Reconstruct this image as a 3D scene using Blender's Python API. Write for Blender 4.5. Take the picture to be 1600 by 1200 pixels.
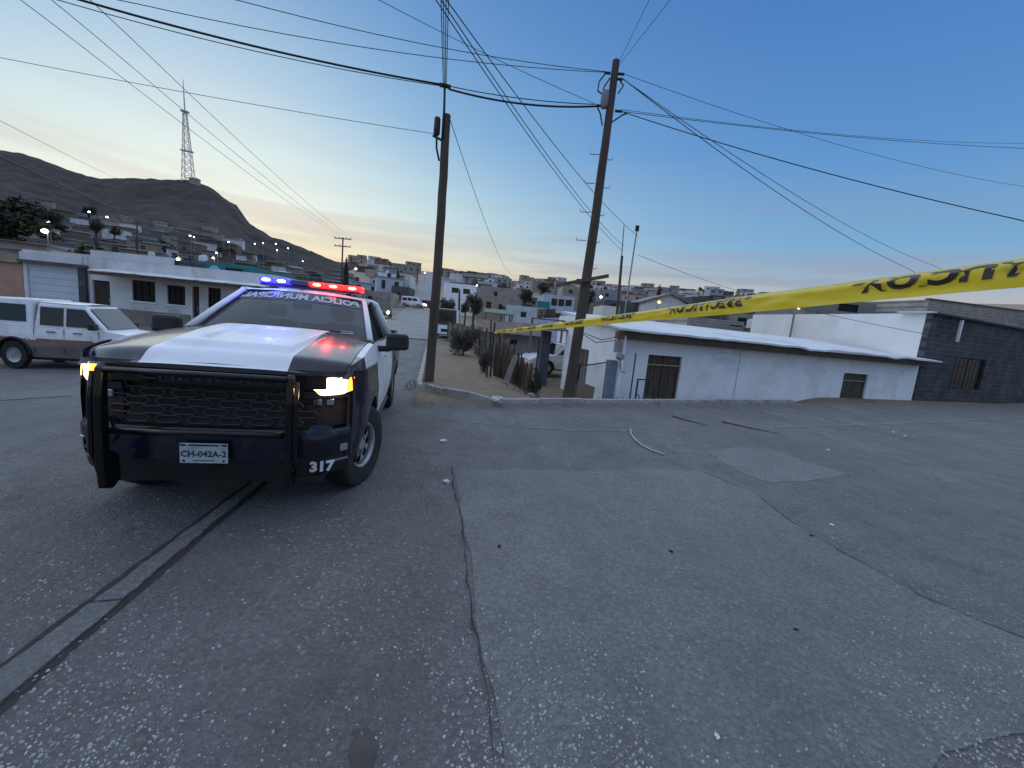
import bpy, math, random
from mathutils import Vector, Matrix
rnd = random.Random(7)
scene = bpy.context.scene
for o in list(bpy.data.objects): bpy.data.objects.remove(o)
COL = scene.collection
R = math.radians
# ------------------------------------------------------------------ camera
FPX, PITCH, ROLL, CAMH = 640.0, R(8.15), R(5.43), 1.735
_F = Vector((0, math.cos(PITCH), -math.sin(PITCH))); _U0 = Vector((0, math.sin(PITCH), math.cos(PITCH))); _R0 = Vector((1, 0, 0))
_Rt = _R0*math.cos(ROLL) + _U0*math.sin(ROLL); _Up = -_R0*math.sin(ROLL) + _U0*math.cos(ROLL)
_C = Vector((0, 0, CAMH))
cam_d = bpy.data.cameras.new('camera'); cam = bpy.data.objects.new('camera', cam_d); COL.objects.link(cam)
cam_d.sensor_width = 36.0; cam_d.lens = 36.0*FPX/1600.0; cam_d.clip_start = 0.05; cam_d.clip_end = 5000
m = Matrix.Identity(4)
for i in range(3):
    m[i][0] = _Rt[i]; m[i][1] = _Up[i]; m[i][2] = -_F[i]; m[i][3] = _C[i]
cam.matrix_world = m
scene.camera = cam
def ray(x, y): return _F + _Rt*((x-800)/FPX) + _Up*((600-y)/FPX)
def G(x, y, z=0.0):
    d = ray(x, y); return _C + d*((z-CAMH)/d.z)
def D(x, y, Y):
    d = ray(x, y); return _C + d*(Y/d.y)
# ------------------------------------------------------------------ sky, skylight fill, exposure
SUN_AZ, FILL_EL = R(-37), R(66)           # afterglow azimuth left of the street; the elevation serves the added fill alone
world = bpy.data.worlds.new('World'); scene.world = world; world.use_nodes = True
wn, wl = world.node_tree.nodes, world.node_tree.links
wn.clear()
def wnode(t, **k):
    n = wn.new(t)
    for a, b in k.items(): setattr(n, a, b)
    return n
def wmath(op, a, b=None, clamp=False):
    n = wnode('ShaderNodeMath', operation=op, use_clamp=clamp)
    for i, s in enumerate((a, b)):
        if s is None: continue
        if isinstance(s, (int, float)): n.inputs[i].default_value = s
        else: wl.new(s, n.inputs[i])
    return n.outputs[0]
def wmix(fac, a, b, mode='MIX'):
    n = wnode('ShaderNodeMix', data_type='RGBA', blend_type=mode)
    for idx, s in ((0, fac), (6, a), (7, b)):
        if isinstance(s, (int, float)): n.inputs[idx].default_value = s
        elif isinstance(s, tuple): n.inputs[idx].default_value = (*s, 1)
        else: wl.new(s, n.inputs[idx])
    return n.outputs[2]
def wramp(fac, stops):
    n = wnode('ShaderNodeValToRGB'); wl.new(fac, n.inputs[0])
    cr = n.color_ramp
    while len(cr.elements) > 1: cr.elements.remove(cr.elements[-1])
    cr.elements[0].position = stops[0][0]; cr.elements[0].color = (*stops[0][1], 1)
    for p, c in stops[1:]:
        e = cr.elements.new(p); e.color = (*c, 1)
    return n.outputs[0]
sky = wnode('ShaderNodeTexSky', sky_type='NISHITA', sun_disc=False, sun_elevation=R(2), sun_rotation=SUN_AZ,
            altitude=1400, air_density=1.0, dust_density=1.0, ozone_density=2.0)
bg = wnode('ShaderNodeBackground'); out = wnode('ShaderNodeOutputWorld')
tc = wnode('ShaderNodeTexCoord'); sep = wnode('ShaderNodeSeparateXYZ'); wl.new(tc.outputs['Generated'], sep.inputs[0])
elev = wmath('MAXIMUM', sep.outputs[2], 0.0)
vd = wnode('ShaderNodeVectorMath', operation='DOT_PRODUCT'); wl.new(tc.outputs['Generated'], vd.inputs[0])
vd.inputs[1].default_value = (math.sin(SUN_AZ)*math.cos(R(9)), math.cos(SUN_AZ)*math.cos(R(9)), math.sin(R(9)))
cosg = wmath('MAXIMUM', vd.outputs['Value'], 0.0)
clear = wramp(elev, [(0.0, (.60, .36, .26)), (.045, (.64, .43, .33)), (.085, (.54, .46, .43)), (.125, (.38, .46, .55)), (.2, (.19, .40, .64)), (.36, (.105, .285, .61)), (.6, (.058, .185, .50)), (1.0, (.085, .20, .46))])
dusk = wramp(elev, [(0.0, (.90, .43, .20)), (.045, (.93, .56, .28)), (.085, (.90, .67, .38)), (.125, (.86, .79, .55)), (.19, (.78, .87, .76)), (.28, (.56, .76, .82)), (.38, (.33, .56, .77)), (.52, (.19, .39, .67)), (.7, (.14, .30, .55)), (1.0, (.085, .20, .46))])
halo = wmath('MULTIPLY', wmath('POWER', cosg, 3.6), 1.0, True)
base = wmix(halo, clear, dusk)
core = wmath('MULTIPLY', wmath('POWER', cosg, 22.0), .5)
base = wmix(core, base, (.95, .95, .86))
# ember-coloured band where the sun went down, low over the town
ve = wnode('ShaderNodeVectorMath', operation='DOT_PRODUCT'); wl.new(tc.outputs['Generated'], ve.inputs[0]); ve.inputs[1].default_value = (math.sin(R(-20)), math.cos(R(-20)), .03)
emb = wmath('MULTIPLY', wmath('POWER', wmath('MAXIMUM', ve.outputs['Value'], 0.0), 7.0), wramp(elev, [(0.0, (.75,)*3), (.07, (.75,)*3), (.12, (.4,)*3), (.19, (0,)*3)]))
base = wmix(emb, base, wramp(elev, [(0.0, (.95, .46, .20)), (.05, (.96, .60, .28)), (.09, (.94, .72, .40)), (.16, (.90, .84, .60))]))
# thin streaks of evening cloud low in the sky
mp = wnode('ShaderNodeMapping'); wl.new(tc.outputs['Generated'], mp.inputs[0]); mp.inputs['Scale'].default_value = (1.7, 1.7, 24.0); mp.inputs['Rotation'].default_value = (R(.4), R(-.6), 0)
nz = wnode('ShaderNodeTexNoise'); wl.new(mp.outputs[0], nz.inputs['Vector']); nz.inputs['Scale'].default_value = 1.15; nz.inputs['Detail'].default_value = 5; nz.inputs['Roughness'].default_value = .55; nz.inputs['Distortion'].default_value = .35
streak = wramp(nz.outputs[0], [(.44, (0, 0, 0)), (.60, (1, 1, 1))])
band = wramp(elev, [(0.0, (.5,)*3), (.05, (.95,)*3), (.14, (.75,)*3), (.22, (.3,)*3), (.34, (.06,)*3), (.45, (0,)*3)])
cl = wmath('MULTIPLY', wmath('MULTIPLY', streak, band), .68)
ctint = wmix(halo, (.28, .32, .44), (.58, .46, .42))
base = wmix(cl, base, ctint)
nis = wnode('ShaderNodeVectorMath', operation='SCALE'); wl.new(sky.outputs[0], nis.inputs[0]); nis.inputs['Scale'].default_value = .15
nmin = wnode('ShaderNodeVectorMath', operation='MINIMUM'); wl.new(nis.outputs[0], nmin.inputs[0]); nmin.inputs[1].default_value = (.9, .8, .7)
fin = wmix(.10, base, nmin.outputs[0])
wl.new(fin, bg.inputs[0]); bg.inputs[1].default_value = 0.82
wl.new(bg.outputs[0], out.inputs[0])
sl = bpy.data.lights.new('sky_fill', 'SUN'); sl.energy = 1.4; sl.angle = R(160); sl.color = (0.90, 0.95, 1.0)  # added broad fill from high up, standing in for diffuse dusk skylight
so = bpy.data.objects.new('sky_fill', sl); COL.objects.link(so)
_sd = Vector((math.sin(SUN_AZ)*math.cos(FILL_EL), math.cos(SUN_AZ)*math.cos(FILL_EL), math.sin(FILL_EL)))
so.rotation_euler = _sd.to_track_quat('Z', 'Y').to_euler(); so.location = (-60, 60, 40)
scene.view_settings.view_transform = 'Standard'; scene.view_settings.look = 'None'
scene.view_settings.exposure = 0.4; scene.view_settings.gamma = 1.0
# ------------------------------------------------------------------ helpers
def sm(a, b, x):
    t = max(0.0, min(1.0, (x-a)/(b-a))) if a != b else float(x >= a)
    return t*t*(3-2*t)
def interp(tab, x):
    if x <= tab[0][0]: return tab[0][1]
    for (x0, y0), (x1, y1) in zip(tab, tab[1:]):
        if x <= x1: return y0 + (y1-y0)*(x-x0)/(x1-x0)
    return tab[-1][1]
MATS = {}
def pm(name, c1, c2=None, scale=4.0, rough=.8, bump=0.0, bscale=40.0, metal=0.0, detail=6, emis=None, estr=0.0, spec=.4, dirt=None, dscale=1.3, coat=0.0, streak=1.0, samp=True):
    """procedural material: two tones mixed by noise, optional dirt blotches and relief"""
    if name in MATS: return MATS[name]
    M = bpy.data.materials.new(name); M.use_nodes = True; N, L = M.node_tree.nodes, M.node_tree.links
    b = N['Principled BSDF']; b.inputs['Roughness'].default_value = rough; b.inputs['Metallic'].default_value = metal
    b.inputs['Specular IOR Level'].default_value = spec; b.inputs['Coat Weight'].default_value = coat; b.inputs['Coat Roughness'].default_value = .08
    tc = N.new('ShaderNodeTexCoord')
    src = tc.outputs['Object']
    if streak != 1.0:
        mp = N.new('ShaderNodeMapping'); mp.inputs['Scale'].default_value = (1, 1, streak); L.new(src, mp.inputs[0]); src = mp.outputs[0]
    def noise(sc, de, rg=.55):
        n = N.new('ShaderNodeTexNoise'); n.inputs['Scale'].default_value = sc; n.inputs['Detail'].default_value = de; n.inputs['Roughness'].default_value = rg; L.new(src, n.inputs['Vector']); return n.outputs[0]
    def ramp(s, a, z):
        n = N.new('ShaderNodeMapRange'); n.inputs[1].default_value = a; n.inputs[2].default_value = z; L.new(s, n.inputs[0]); return n.outputs[0]
    def mix(f, a, z):
        n = N.new('ShaderNodeMix'); n.data_type = 'RGBA'; L.new(f, n.inputs[0])
        for i, s in ((6, a), (7, z)):
            if isinstance(s, tuple): n.inputs[i].default_value = (*s, 1)
            else: L.new(s, n.inputs[i])
        return n.outputs[2]
    col = None
    if c2 is not None: col = mix(ramp(noise(scale, detail), .35, .65), c1, c2)
    if dirt is not None: col = mix(ramp(noise(dscale, 8, .65), .5, .72), col if col is not None else c1, dirt)
    if col is None: b.inputs['Base Color'].default_value = (*c1, 1)
    else: L.new(col, b.inputs['Base Color'])
    if bump:
        bn = N.new('ShaderNodeBump'); bn.inputs['Strength'].default_value = 1.0; bn.inputs['Distance'].default_value = bump
        L.new(noise(bscale, 5, .6), bn.inputs['Height']); L.new(bn.outputs[0], b.inputs['Normal'])
    if emis is not None:
        b.inputs['Emission Color'].default_value = (*emis, 1); b.inputs['Emission Strength'].default_value = estr
        if not samp: M.cycles.emission_sampling = 'NONE'
    MATS[name] = M; return M
def glass(name, clear=.5, refl_veil=.09):
    if name in MATS: return MATS[name]
    M = bpy.data.materials.new(name); M.use_nodes = True; N, L = M.node_tree.nodes, M.node_tree.links
    N.clear(); o = N.new('ShaderNodeOutputMaterial'); t = N.new('ShaderNodeBsdfTransparent'); t.inputs[0].default_value = (*[clear*c for c in (.8, .92, 1.0)], 1)
    g = N.new('ShaderNodeBsdfGlossy'); g.inputs['Roughness'].default_value = .03; fr = N.new('ShaderNodeFresnel'); fr.inputs[0].default_value = 1.6
    mx = N.new('ShaderNodeMixShader'); L.new(fr.outputs[0], mx.inputs[0]); L.new(t.outputs[0], mx.inputs[1]); L.new(g.outputs[0], mx.inputs[2]); df = N.new('ShaderNodeBsdfDiffuse'); df.inputs[0].default_value = (.42, .45, .48, 1); m2 = N.new('ShaderNodeMixShader'); m2.inputs[0].default_value = refl_veil; L.new(mx.outputs[0], m2.inputs[1]); L.new(df.outputs[0], m2.inputs[2]); L.new(m2.outputs[0], o.inputs[0])  # pale diffuse share put into the glass in place of sky reflection
    MATS[name] = M; return M
class MB:
    def __init__(s): s.v = []; s.f = []; s.mi = []; s.cur = 0
    def add(s, vs, fs):
        o = len(s.v); s.v += [tuple(p) for p in vs]; s.f += [tuple(i+o for i in f) for f in fs]; s.mi += [s.cur]*len(fs); return s
    def box(s, x0, x1, y0, y1, z0, z1):
        return s.add([(x0, y0, z0), (x1, y0, z0), (x1, y1, z0), (x0, y1, z0), (x0, y0, z1), (x1, y0, z1), (x1, y1, z1), (x0, y1, z1)],
                     [(0, 3, 2, 1), (4, 5, 6, 7), (0, 1, 5, 4), (1, 2, 6, 5), (2, 3, 7, 6), (3, 0, 4, 7)])
    def hexa(s, p):   # 8 points: 4 bottom ccw, 4 top ccw
        return s.add(p, [(0, 3, 2, 1), (4, 5, 6, 7), (0, 1, 5, 4), (1, 2, 6, 5), (2, 3, 7, 6), (3, 0, 4, 7)])
    def beam(s, a, b, w, h, up=(0, 0, 1)):
        a, b = Vector(a), Vector(b); d = (b-a).normalized(); u = Vector(up); r = d.cross(u)
        if r.length < 1e-4: r = d.cross(Vector((1, 0, 0)))
        r.normalize(); u = r.cross(d).normalized(); r *= w/2; u *= h/2
        return s.hexa([a-r-u, a+r-u, b+r-u, b-r-u, a-r+u, a+r+u, b+r+u, b-r+u])
    def tube(s, pts, r, n=8, cap=True):
        pts = [Vector(p) for p in pts]; rs = r if isinstance(r, (list, tuple)) else [r]*len(pts); vs = []; fs = []
        prev = None
        for i, p in enumerate(pts):
            d = (pts[min(i+1, len(pts)-1)] - pts[max(i-1, 0)]).normalized()
            if prev is None: u = d.cross(Vector((0, 0, 1))); u = u if u.length > 1e-3 else d.cross(Vector((1, 0, 0)))
            else: u = prev - d*prev.dot(d)
            u.normalize(); prev = u; w = d.cross(u)
            for k in range(n):
                a = 2*math.pi*k/n; vs.append(p + (u*math.cos(a) + w*math.sin(a))*rs[i])
        for i in range(len(pts)-1):
            for k in range(n): fs.append((i*n+k, i*n+(k+1) % n, (i+1)*n+(k+1) % n, (i+1)*n+k))
        if cap: fs.append(tuple(range(n-1, -1, -1))); fs.append(tuple((len(pts)-1)*n+k for k in range(n)))
        return s.add(vs, fs)
    def lathe(s, prof, c=(0, 0, 0), axis='x', n=24):   # prof: (radius, along)
        c = Vector(c); vs = []; fs = []; m = len(prof)
        for k in range(n):
            a = 2*math.pi*k/n
            for (r_, h) in prof:
                q = (h, r_*math.cos(a), r_*math.sin(a)) if axis == 'x' else ((r_*math.cos(a), h, r_*math.sin(a)) if axis == 'y' else (r_*math.cos(a), r_*math.sin(a), h))
                vs.append(c+Vector(q))
        for k in range(n):
            for i in range(m-1): fs.append((k*m+i, ((k+1) % n)*m+i, ((k+1) % n)*m+i+1, k*m+i+1))
        return s.add(vs, fs)
    def prism(s, poly, a0, a1, axis='y'):   # polygon in the other two axes, extruded along axis
        n = len(poly); f = {'y': lambda p, a: (p[0], a, p[1]), 'x': lambda p, a: (a, p[0], p[1]), 'z': lambda p, a: (p[0], p[1], a)}[axis]
        return s.add([f(p, a0) for p in poly]+[f(p, a1) for p in poly], [tuple(range(n)), tuple(range(2*n-1, n-1, -1))]+[(i, i+n, (i+1) % n+n, (i+1) % n) for i in range(n)])
    def grid(s, fn, nu, nv, matfn=None):
        o = len(s.v)
        for j in range(nv+1):
            for i in range(nu+1): s.v.append(tuple(fn(i/nu, j/nv)))
        for j in range(nv):
            for i in range(nu):
                a = o+j*(nu+1)+i; s.f.append((a, a+1, a+nu+2, a+nu+1)); s.mi.append(matfn((i+.5)/nu, (j+.5)/nv) if matfn else s.cur)
        return s
    def sphere(s, c, rx, ry=None, rz=None, nu=12, nv=8):
        ry = ry or rx; rz = rz or rx; c = Vector(c)
        return s.grid(lambda u, v: c+Vector((rx*math.sin(math.pi*v)*math.cos(2*math.pi*u), ry*math.sin(math.pi*v)*math.sin(2*math.pi*u), rz*math.cos(math.pi*v))), nu, nv)
    def mesh(s, name):
        me = bpy.data.meshes.new(name); me.from_pydata(s.v, [], s.f); me.update(); return me
    def build(s, name, mat, parent=None, smooth=False, bevel=0.0, loc=None, fixn=True, solid=0.0):
        me = s.mesh(name)
        ms = mat if isinstance(mat, (list, tuple)) else [mat]
        for q in ms: me.materials.append(q)
        if len(ms) > 1: me.polygons.foreach_set('material_index', s.mi)
        if fixn:
            import bmesh
            bm = bmesh.new(); bm.from_mesh(me); bmesh.ops.recalc_face_normals(bm, faces=bm.faces); bm.to_mesh(me); bm.free()
        if smooth:
            me.shade_smooth() if smooth is True else me.set_sharp_from_angle(angle=R(smooth))
        o = bpy.data.objects.new(name, me); COL.objects.link(o)
        if parent is not None: o.parent = parent
        if loc is not None: o.location = loc
        if bevel:
            bv = o.modifiers.new('bevel', 'BEVEL'); bv.width = bevel; bv.segments = 2; bv.limit_method = 'ANGLE'; bv.angle_limit = R(40)
        if solid:
            sd = o.modifiers.new('solid', 'SOLIDIFY'); sd.thickness = solid; sd.offset = 0
        return o
def tag(o, label=None, cat=None, group=None, kind=None):
    if label: o['label'] = label
    if cat: o['category'] = cat
    if group: o['group'] = group
    if kind: o['kind'] = kind
    return o
def thing(name, label, cat, loc=(0, 0, 0), rz=0.0, group=None):
    o = bpy.data.objects.new(name, None); COL.objects.link(o); o.empty_display_size = .2
    o.location = loc; o.rotation_euler = (0, 0, rz); return tag(o, label, cat, group)
def copy_tree(o, parent=None):
    c = o.copy(); COL.objects.link(c); c.parent = parent
    for ch in list(o.children): copy_tree(ch, c)
    return c
def text_mesh(s, size, extrude=.004, offset=0.0, mirror=False, flip=False, shear=0.0):
    cu = bpy.data.curves.new('t', 'FONT'); cu.body = s; cu.size = size; cu.extrude = extrude; cu.offset = offset; cu.align_x = 'CENTER'; cu.align_y = 'CENTER'; cu.resolution_u = 3; cu.shear = shear
    t = bpy.data.objects.new('t', cu); COL.objects.link(t); dg = bpy.context.evaluated_depsgraph_get(); dg.update()
    me = bpy.data.meshes.new_from_object(t.evaluated_get(dg)); bpy.data.objects.remove(t); bpy.data.curves.remove(cu)
    vs = [v.co.copy() for v in me.vertices]; fs = [tuple(p.vertices) for p in me.polygons]; bpy.data.meshes.remove(me)
    if mirror: vs = [Vector((-v.x, v.y, v.z)) for v in vs]; fs = [f[::-1] for f in fs]
    if flip: vs = [Vector((-v.x, -v.y, v.z)) for v in vs]
    return vs, fs
def panel_grid(openings, L, h0, h1):
    us = sorted({0, L} | {o[0] for o in openings} | {o[1] for o in openings}); zs = sorted({h0, h1} | {o[2] for o in openings} | {o[3] for o in openings})
    for a, b in zip(us, us[1:]):
        for c, d in zip(zs, zs[1:]):
            if c < h0 or d > h1: continue
            if any(o[0] <= (a+b)/2 <= o[1] and o[2] <= (c+d)/2 <= o[3] for o in openings): continue
            yield a, b, c, d
def wall_mesh(mb, L, h0, h1, openings, th=.18):
    """front wall in local x (0..L), y 0..th, with true openings; merged into one clean skin"""
    us = sorted({0, L} | {o[0] for o in openings} | {o[1] for o in openings}); zs = sorted({h0, h1} | {o[2] for o in openings} | {o[3] for o in openings})
    solid = lambda i, j: 0 <= i < len(us)-1 and 0 <= j < len(zs)-1 and not any(o[0] <= (us[i]+us[i+1])/2 <= o[1] and o[2] <= (zs[j]+zs[j+1])/2 <= o[3] for o in openings)
    for i in range(len(us)-1):
        for j in range(len(zs)-1):
            if not solid(i, j): continue
            a, b, c, d = us[i], us[i+1], zs[j], zs[j+1]
            mb.add([(a, 0, c), (b, 0, c), (b, 0, d), (a, 0, d)], [(0, 1, 2, 3)])
            mb.add([(a, th, c), (b, th, c), (b, th, d), (a, th, d)], [(3, 2, 1, 0)])
            if not solid(i-1, j): mb.add([(a, 0, c), (a, 0, d), (a, th, d), (a, th, c)], [(0, 1, 2, 3)])
            if not solid(i+1, j): mb.add([(b, 0, c), (b, th, c), (b, th, d), (b, 0, d)], [(0, 1, 2, 3)])
            if not solid(i, j-1): mb.add([(a, 0, c), (a, th, c), (b, th, c), (b, 0, c)], [(0, 1, 2, 3)])
            if not solid(i, j+1): mb.add([(a, 0, d), (b, 0, d), (b, th, d), (a, th, d)], [(0, 1, 2, 3)])
    return mb
# ------------------------------------------------------------------ the lie of the land
RIDGE_PX = [(-260, 215), (-120, 222), (0, 233), (25, 235), (60, 244), (100, 264), (150, 276), (200, 280), (270, 283), (300, 285), (330, 293), (345, 306), (370, 323), (390, 350), (420, 369), (470, 386), (510, 404), (545, 416)]
RDIST = 430.0
RIDGE = []
for x_, y_ in RIDGE_PX:
    d_ = ray(x_, y_); RIDGE.append((math.atan2(d_.x, d_.y), CAMH + RDIST*d_.z/math.hypot(d_.x, d_.y)))
MID = [(0, 0), (34, 0), (60, .9), (90, 2.9), (130, 7.5), (180, 14.8), (240, 24), (300, 33), (430, 46), (900, 52)]
def mid_h(r): return interp(MID, r)
AZ_END = RIDGE[-1][0]
KS, KN = Vector((-.2, .98)), Vector((.98, .2))        # street direction, and to its right
KP = Vector((-2.42, 10.2))
CD, CN = Vector((.896, .443)), Vector((-.443, .896))  # cross street direction, and into the block
CP = Vector((-.35, 8.45))
def hill_h(az, r):
    rg = interp(RIDGE, az)
    if az < RIDGE[0][0]: rg = RIDGE[0][1]*(1-.6*sm(RIDGE[0][0], RIDGE[0][0]-1.0, az))
    t = (r-36)/(RDIST-36)
    if t <= 0: return 0.0
    if t <= 1: return rg*(.5*t**1.25 + .5*t**2.4)
    return rg*(1-.25*(t-1))
def H0(x, y):
    r = math.hypot(x, y); az = math.atan2(x, y)
    k = sm(AZ_END+.02, AZ_END-.06, az)
    h = mid_h(r)
    if az < -2.4 or az > 2.0: h *= .2
    if k > 0:
        hh = hill_h(az, r); h = h*(1-k) + max(hh, 0)*k
    return h
def H(x, y):
    h = H0(x, y)
    if x*x+y*y > 4000: return h
    P = Vector((x, y)); a = (P-KP).dot(KN); b = (P-CP).dot(CN); al = (P-CP).dot(CD)
    h += .16*sm(3, 14, x)*sm(-3, 6, b)
    h -= .5*math.exp(-((x+13)**2)/40 - ((y-10)**2)/45)
    if a > -.2 and b > -.2:
        inside = sm(0, .12, a)*sm(0, .12, b)
        h += .10*inside*(1-sm(9, 12, al))*(1-sm(26, 34, b))
        h -= .80*sm(.35, 1.7, b)*sm(2.2, 4.4, a)*(1-sm(10, 15, al))*(1-sm(24, 34, b))
    return h
def on(x, y, dz=0.0): return Vector((x, y, H(x, y)+dz))
# ------------------------------------------------------------------ ground, road, hill
from mathutils import noise as mnoise
def ground_material(nm, c1, c2, c3, chipf, bmp, chipc=(.40, .385, .365)):
    M = bpy.data.materials.new(nm); M.use_nodes = True; N, L = M.node_tree.nodes, M.node_tree.links
    b = N['Principled BSDF']; b.inputs['Specular IOR Level'].default_value = .35
    tc = N.new('ShaderNodeTexCoord'); at = N.new('ShaderNodeAttribute'); at.attribute_name = 'dirt'
    wv = N.new('ShaderNodeTexNoise'); wv.inputs['Scale'].default_value = 14; L.new(tc.outputs['Object'], wv.inputs['Vector'])
    off = N.new('ShaderNodeVectorMath'); off.operation = 'MULTIPLY_ADD'; L.new(wv.outputs['Color'], off.inputs[0]); off.inputs[1].default_value = (.05, .05, .05); L.new(tc.outputs['Object'], off.inputs[2])
    def noise(sc, de=5, rg=.6):
        n = N.new('ShaderNodeTexNoise'); n.inputs['Scale'].default_value = sc; n.inputs['Detail'].default_value = de; n.inputs['Roughness'].default_value = rg; L.new(tc.outputs['Object'], n.inputs['Vector']); return n.outputs[0]
    def vor(sc, feat='F1'):
        n = N.new('ShaderNodeTexVoronoi'); n.feature = feat; n.inputs['Scale'].default_value = sc; L.new(off.outputs[0], n.inputs['Vector']); return n
    def mr(s, a, z, c=0.0, d=1.0):
        n = N.new('ShaderNodeMapRange'); n.inputs[1].default_value = a; n.inputs[2].default_value = z; n.inputs[3].default_value = c; n.inputs[4].default_value = d; L.new(s, n.inputs[0]); return n.outputs[0]
    def mix(f, a, z, mode='MIX'):
        n = N.new('ShaderNodeMix'); n.data_type = 'RGBA'; n.blend_type = mode
        if isinstance(f, float): n.inputs[0].default_value = f
        else: L.new(f, n.inputs[0])
        for i, s in ((6, a), (7, z)):
            if isinstance(s, tuple): n.inputs[i].default_value = (*s, 1)
            else: L.new(s, n.inputs[i])
        return n.outputs[2]
    def ma(op, a, c):
        n = N.new('ShaderNodeMath'); n.operation = op
        for i, s in enumerate((a, c)):
            if isinstance(s, (int, float)): n.inputs[i].default_value = s
            else: L.new(s, n.inputs[i])
        return n.outputs[0]
    col = mix(mr(noise(.5, 7), .38, .62), c1, c2)
    col = mix(mr(noise(2.2, 8, .7), .45, .75), col, c3)
    st = N.new('ShaderNodeMapping'); st.inputs['Rotation'].default_value = (0, 0, R(-12)); st.inputs['Scale'].default_value = (2.2, .18, 1); L.new(tc.outputs['Object'], st.inputs[0])
    sn = N.new('ShaderNodeTexNoise'); sn.inputs['Scale'].default_value = 1.0; sn.inputs['Detail'].default_value = 6; L.new(st.outputs[0], sn.inputs['Vector'])
    col = mix(mr(sn.outputs[0], .48, .72, 0, .55), col, c3)
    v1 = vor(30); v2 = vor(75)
    sc = N.new('ShaderNodeSeparateColor'); L.new(v1.outputs['Color'], sc.inputs[0])
    chip = ma('MULTIPLY', mr(sc.outputs[0], .80, .90), mr(v1.outputs['Distance'], .42, .30))
    chip = ma('MULTIPLY', chip, mr(noise(1.1), .42, .58))
    col = mix(ma('MULTIPLY', chip, chipf), col, chipc)
    sc2 = N.new('ShaderNodeSeparateColor'); L.new(v2.outputs['Color'], sc2.inputs[0])
    col = mix(mr(sc2.outputs[1], 0, 1, 0, .45), col, mix(1.0, col, (.62, .60, .58), 'MULTIPLY'))
    col = mix(mr(v1.outputs['Distance'], .30, .66, 0, .24), col, (.085, .08, .077))  # dirt and pit shade between stones, both put into the colour
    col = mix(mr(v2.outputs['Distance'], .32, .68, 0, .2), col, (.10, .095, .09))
    col = mix(mr(noise(46, 9, .8), .5, .74, 0, .6), col, (.115, .108, .103))
    col = mix(mr(noise(.33, 5, .6), .52, .7, 0, .45), col, c3)
    col = mix(mr(noise(17, 8, .75), .60, .74, 0, .5), col, chipc)
    dirtc = mix(mr(noise(3.0, 8, .7), .35, .65), (.40, .30, .20), (.28, .21, .145))
    col = mix(at.outputs['Fac'], col, dirtc)
    L.new(col, b.inputs['Base Color'])
    L.new(mr(noise(8), .3, .7, .62, .9), b.inputs['Roughness'])
    hgt = ma('ADD', ma('ADD', ma('MULTIPLY', v1.outputs['Distance'], -.34), ma('MULTIPLY', noise(38, 8, .75), .75)), ma('ADD', ma('MULTIPLY', v2.outputs['Distance'], -.28), ma('MULTIPLY', noise(5, 6), 1.4)))
    bn = N.new('ShaderNodeBump'); bn.inputs['Strength'].default_value = .9; bn.inputs['Distance'].default_value = bmp; L.new(hgt, bn.inputs['Height']); L.new(bn.outputs[0], b.inputs['Normal'])
    return M
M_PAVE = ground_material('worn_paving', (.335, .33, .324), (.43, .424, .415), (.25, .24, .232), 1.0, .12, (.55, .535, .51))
def road_mid(y): return -1.9 - .205*y - (.00004*y*y)
def dirt_at(x, y):
    r = math.hypot(x, y); P = Vector((x, y)); a = (P-KP).dot(KN); b = (P-CP).dot(CN); al = (P-CP).dot(CD)
    v = 0.0
    if a > 0 and b > 0: v = max(v, sm(0, .15, min(a, b)))
    v = max(v, .85*sm(30, 40, r))
    if r > 26 and abs(x-road_mid(y)) < 5.5: v = min(v, .35)
    v = max(v, .55*sm(0, 4, b)*sm(9, 13, al))
    v = max(v, .4*sm(-9, -13, x)*sm(13, 17, y))
    return v
angs = []
a_ = -180.0
while a_ < 180: angs.append(R(a_)); a_ += .3 if -78 < a_ < 78 else 4.0
rad = [.2]
while rad[-1] < 1500: rad.append(rad[-1]*(1.022 if 5 < rad[-1] < 60 else 1.07) + .01)
ncol = len(angs); gv, gf, gd = [], [], []
for r_ in rad:
    for a_ in angs:
        x_, y_ = r_*math.sin(a_), r_*math.cos(a_); gv.append((x_, y_, H(x_, y_))); gd.append(dirt_at(x_, y_))
for i in range(len(rad)-1):
    for k in range(ncol):
        if rad[i] > 66 and RIDGE[0][0]-.9 < angs[k] < AZ_END-.004: continue
        k2 = (k+1) % ncol; gf.append((i*ncol+k, (i+1)*ncol+k, (i+1)*ncol+k2, i*ncol+k2))
gv.append((0, 0, 0)); gd.append(0); gf += [(k, (k+1) % ncol, len(gv)-1) for k in range(ncol)]
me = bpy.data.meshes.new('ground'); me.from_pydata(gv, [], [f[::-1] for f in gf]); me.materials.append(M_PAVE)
me.attributes.new('dirt', 'FLOAT', 'POINT').data.foreach_set('value', gd); me.shade_smooth()
ground = bpy.data.objects.new('ground', me); COL.objects.link(ground); tag(ground, kind='structure')
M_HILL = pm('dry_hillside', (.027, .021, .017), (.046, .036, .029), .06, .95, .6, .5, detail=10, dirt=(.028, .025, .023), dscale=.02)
hv, hf = [], []
ha = [RIDGE[0][0]-.9+i*.0055 for i in range(int((AZ_END+.006-RIDGE[0][0]+.9)/.0055)+1)]
hr = [58+i*5.2 for i in range(95)]
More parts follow.
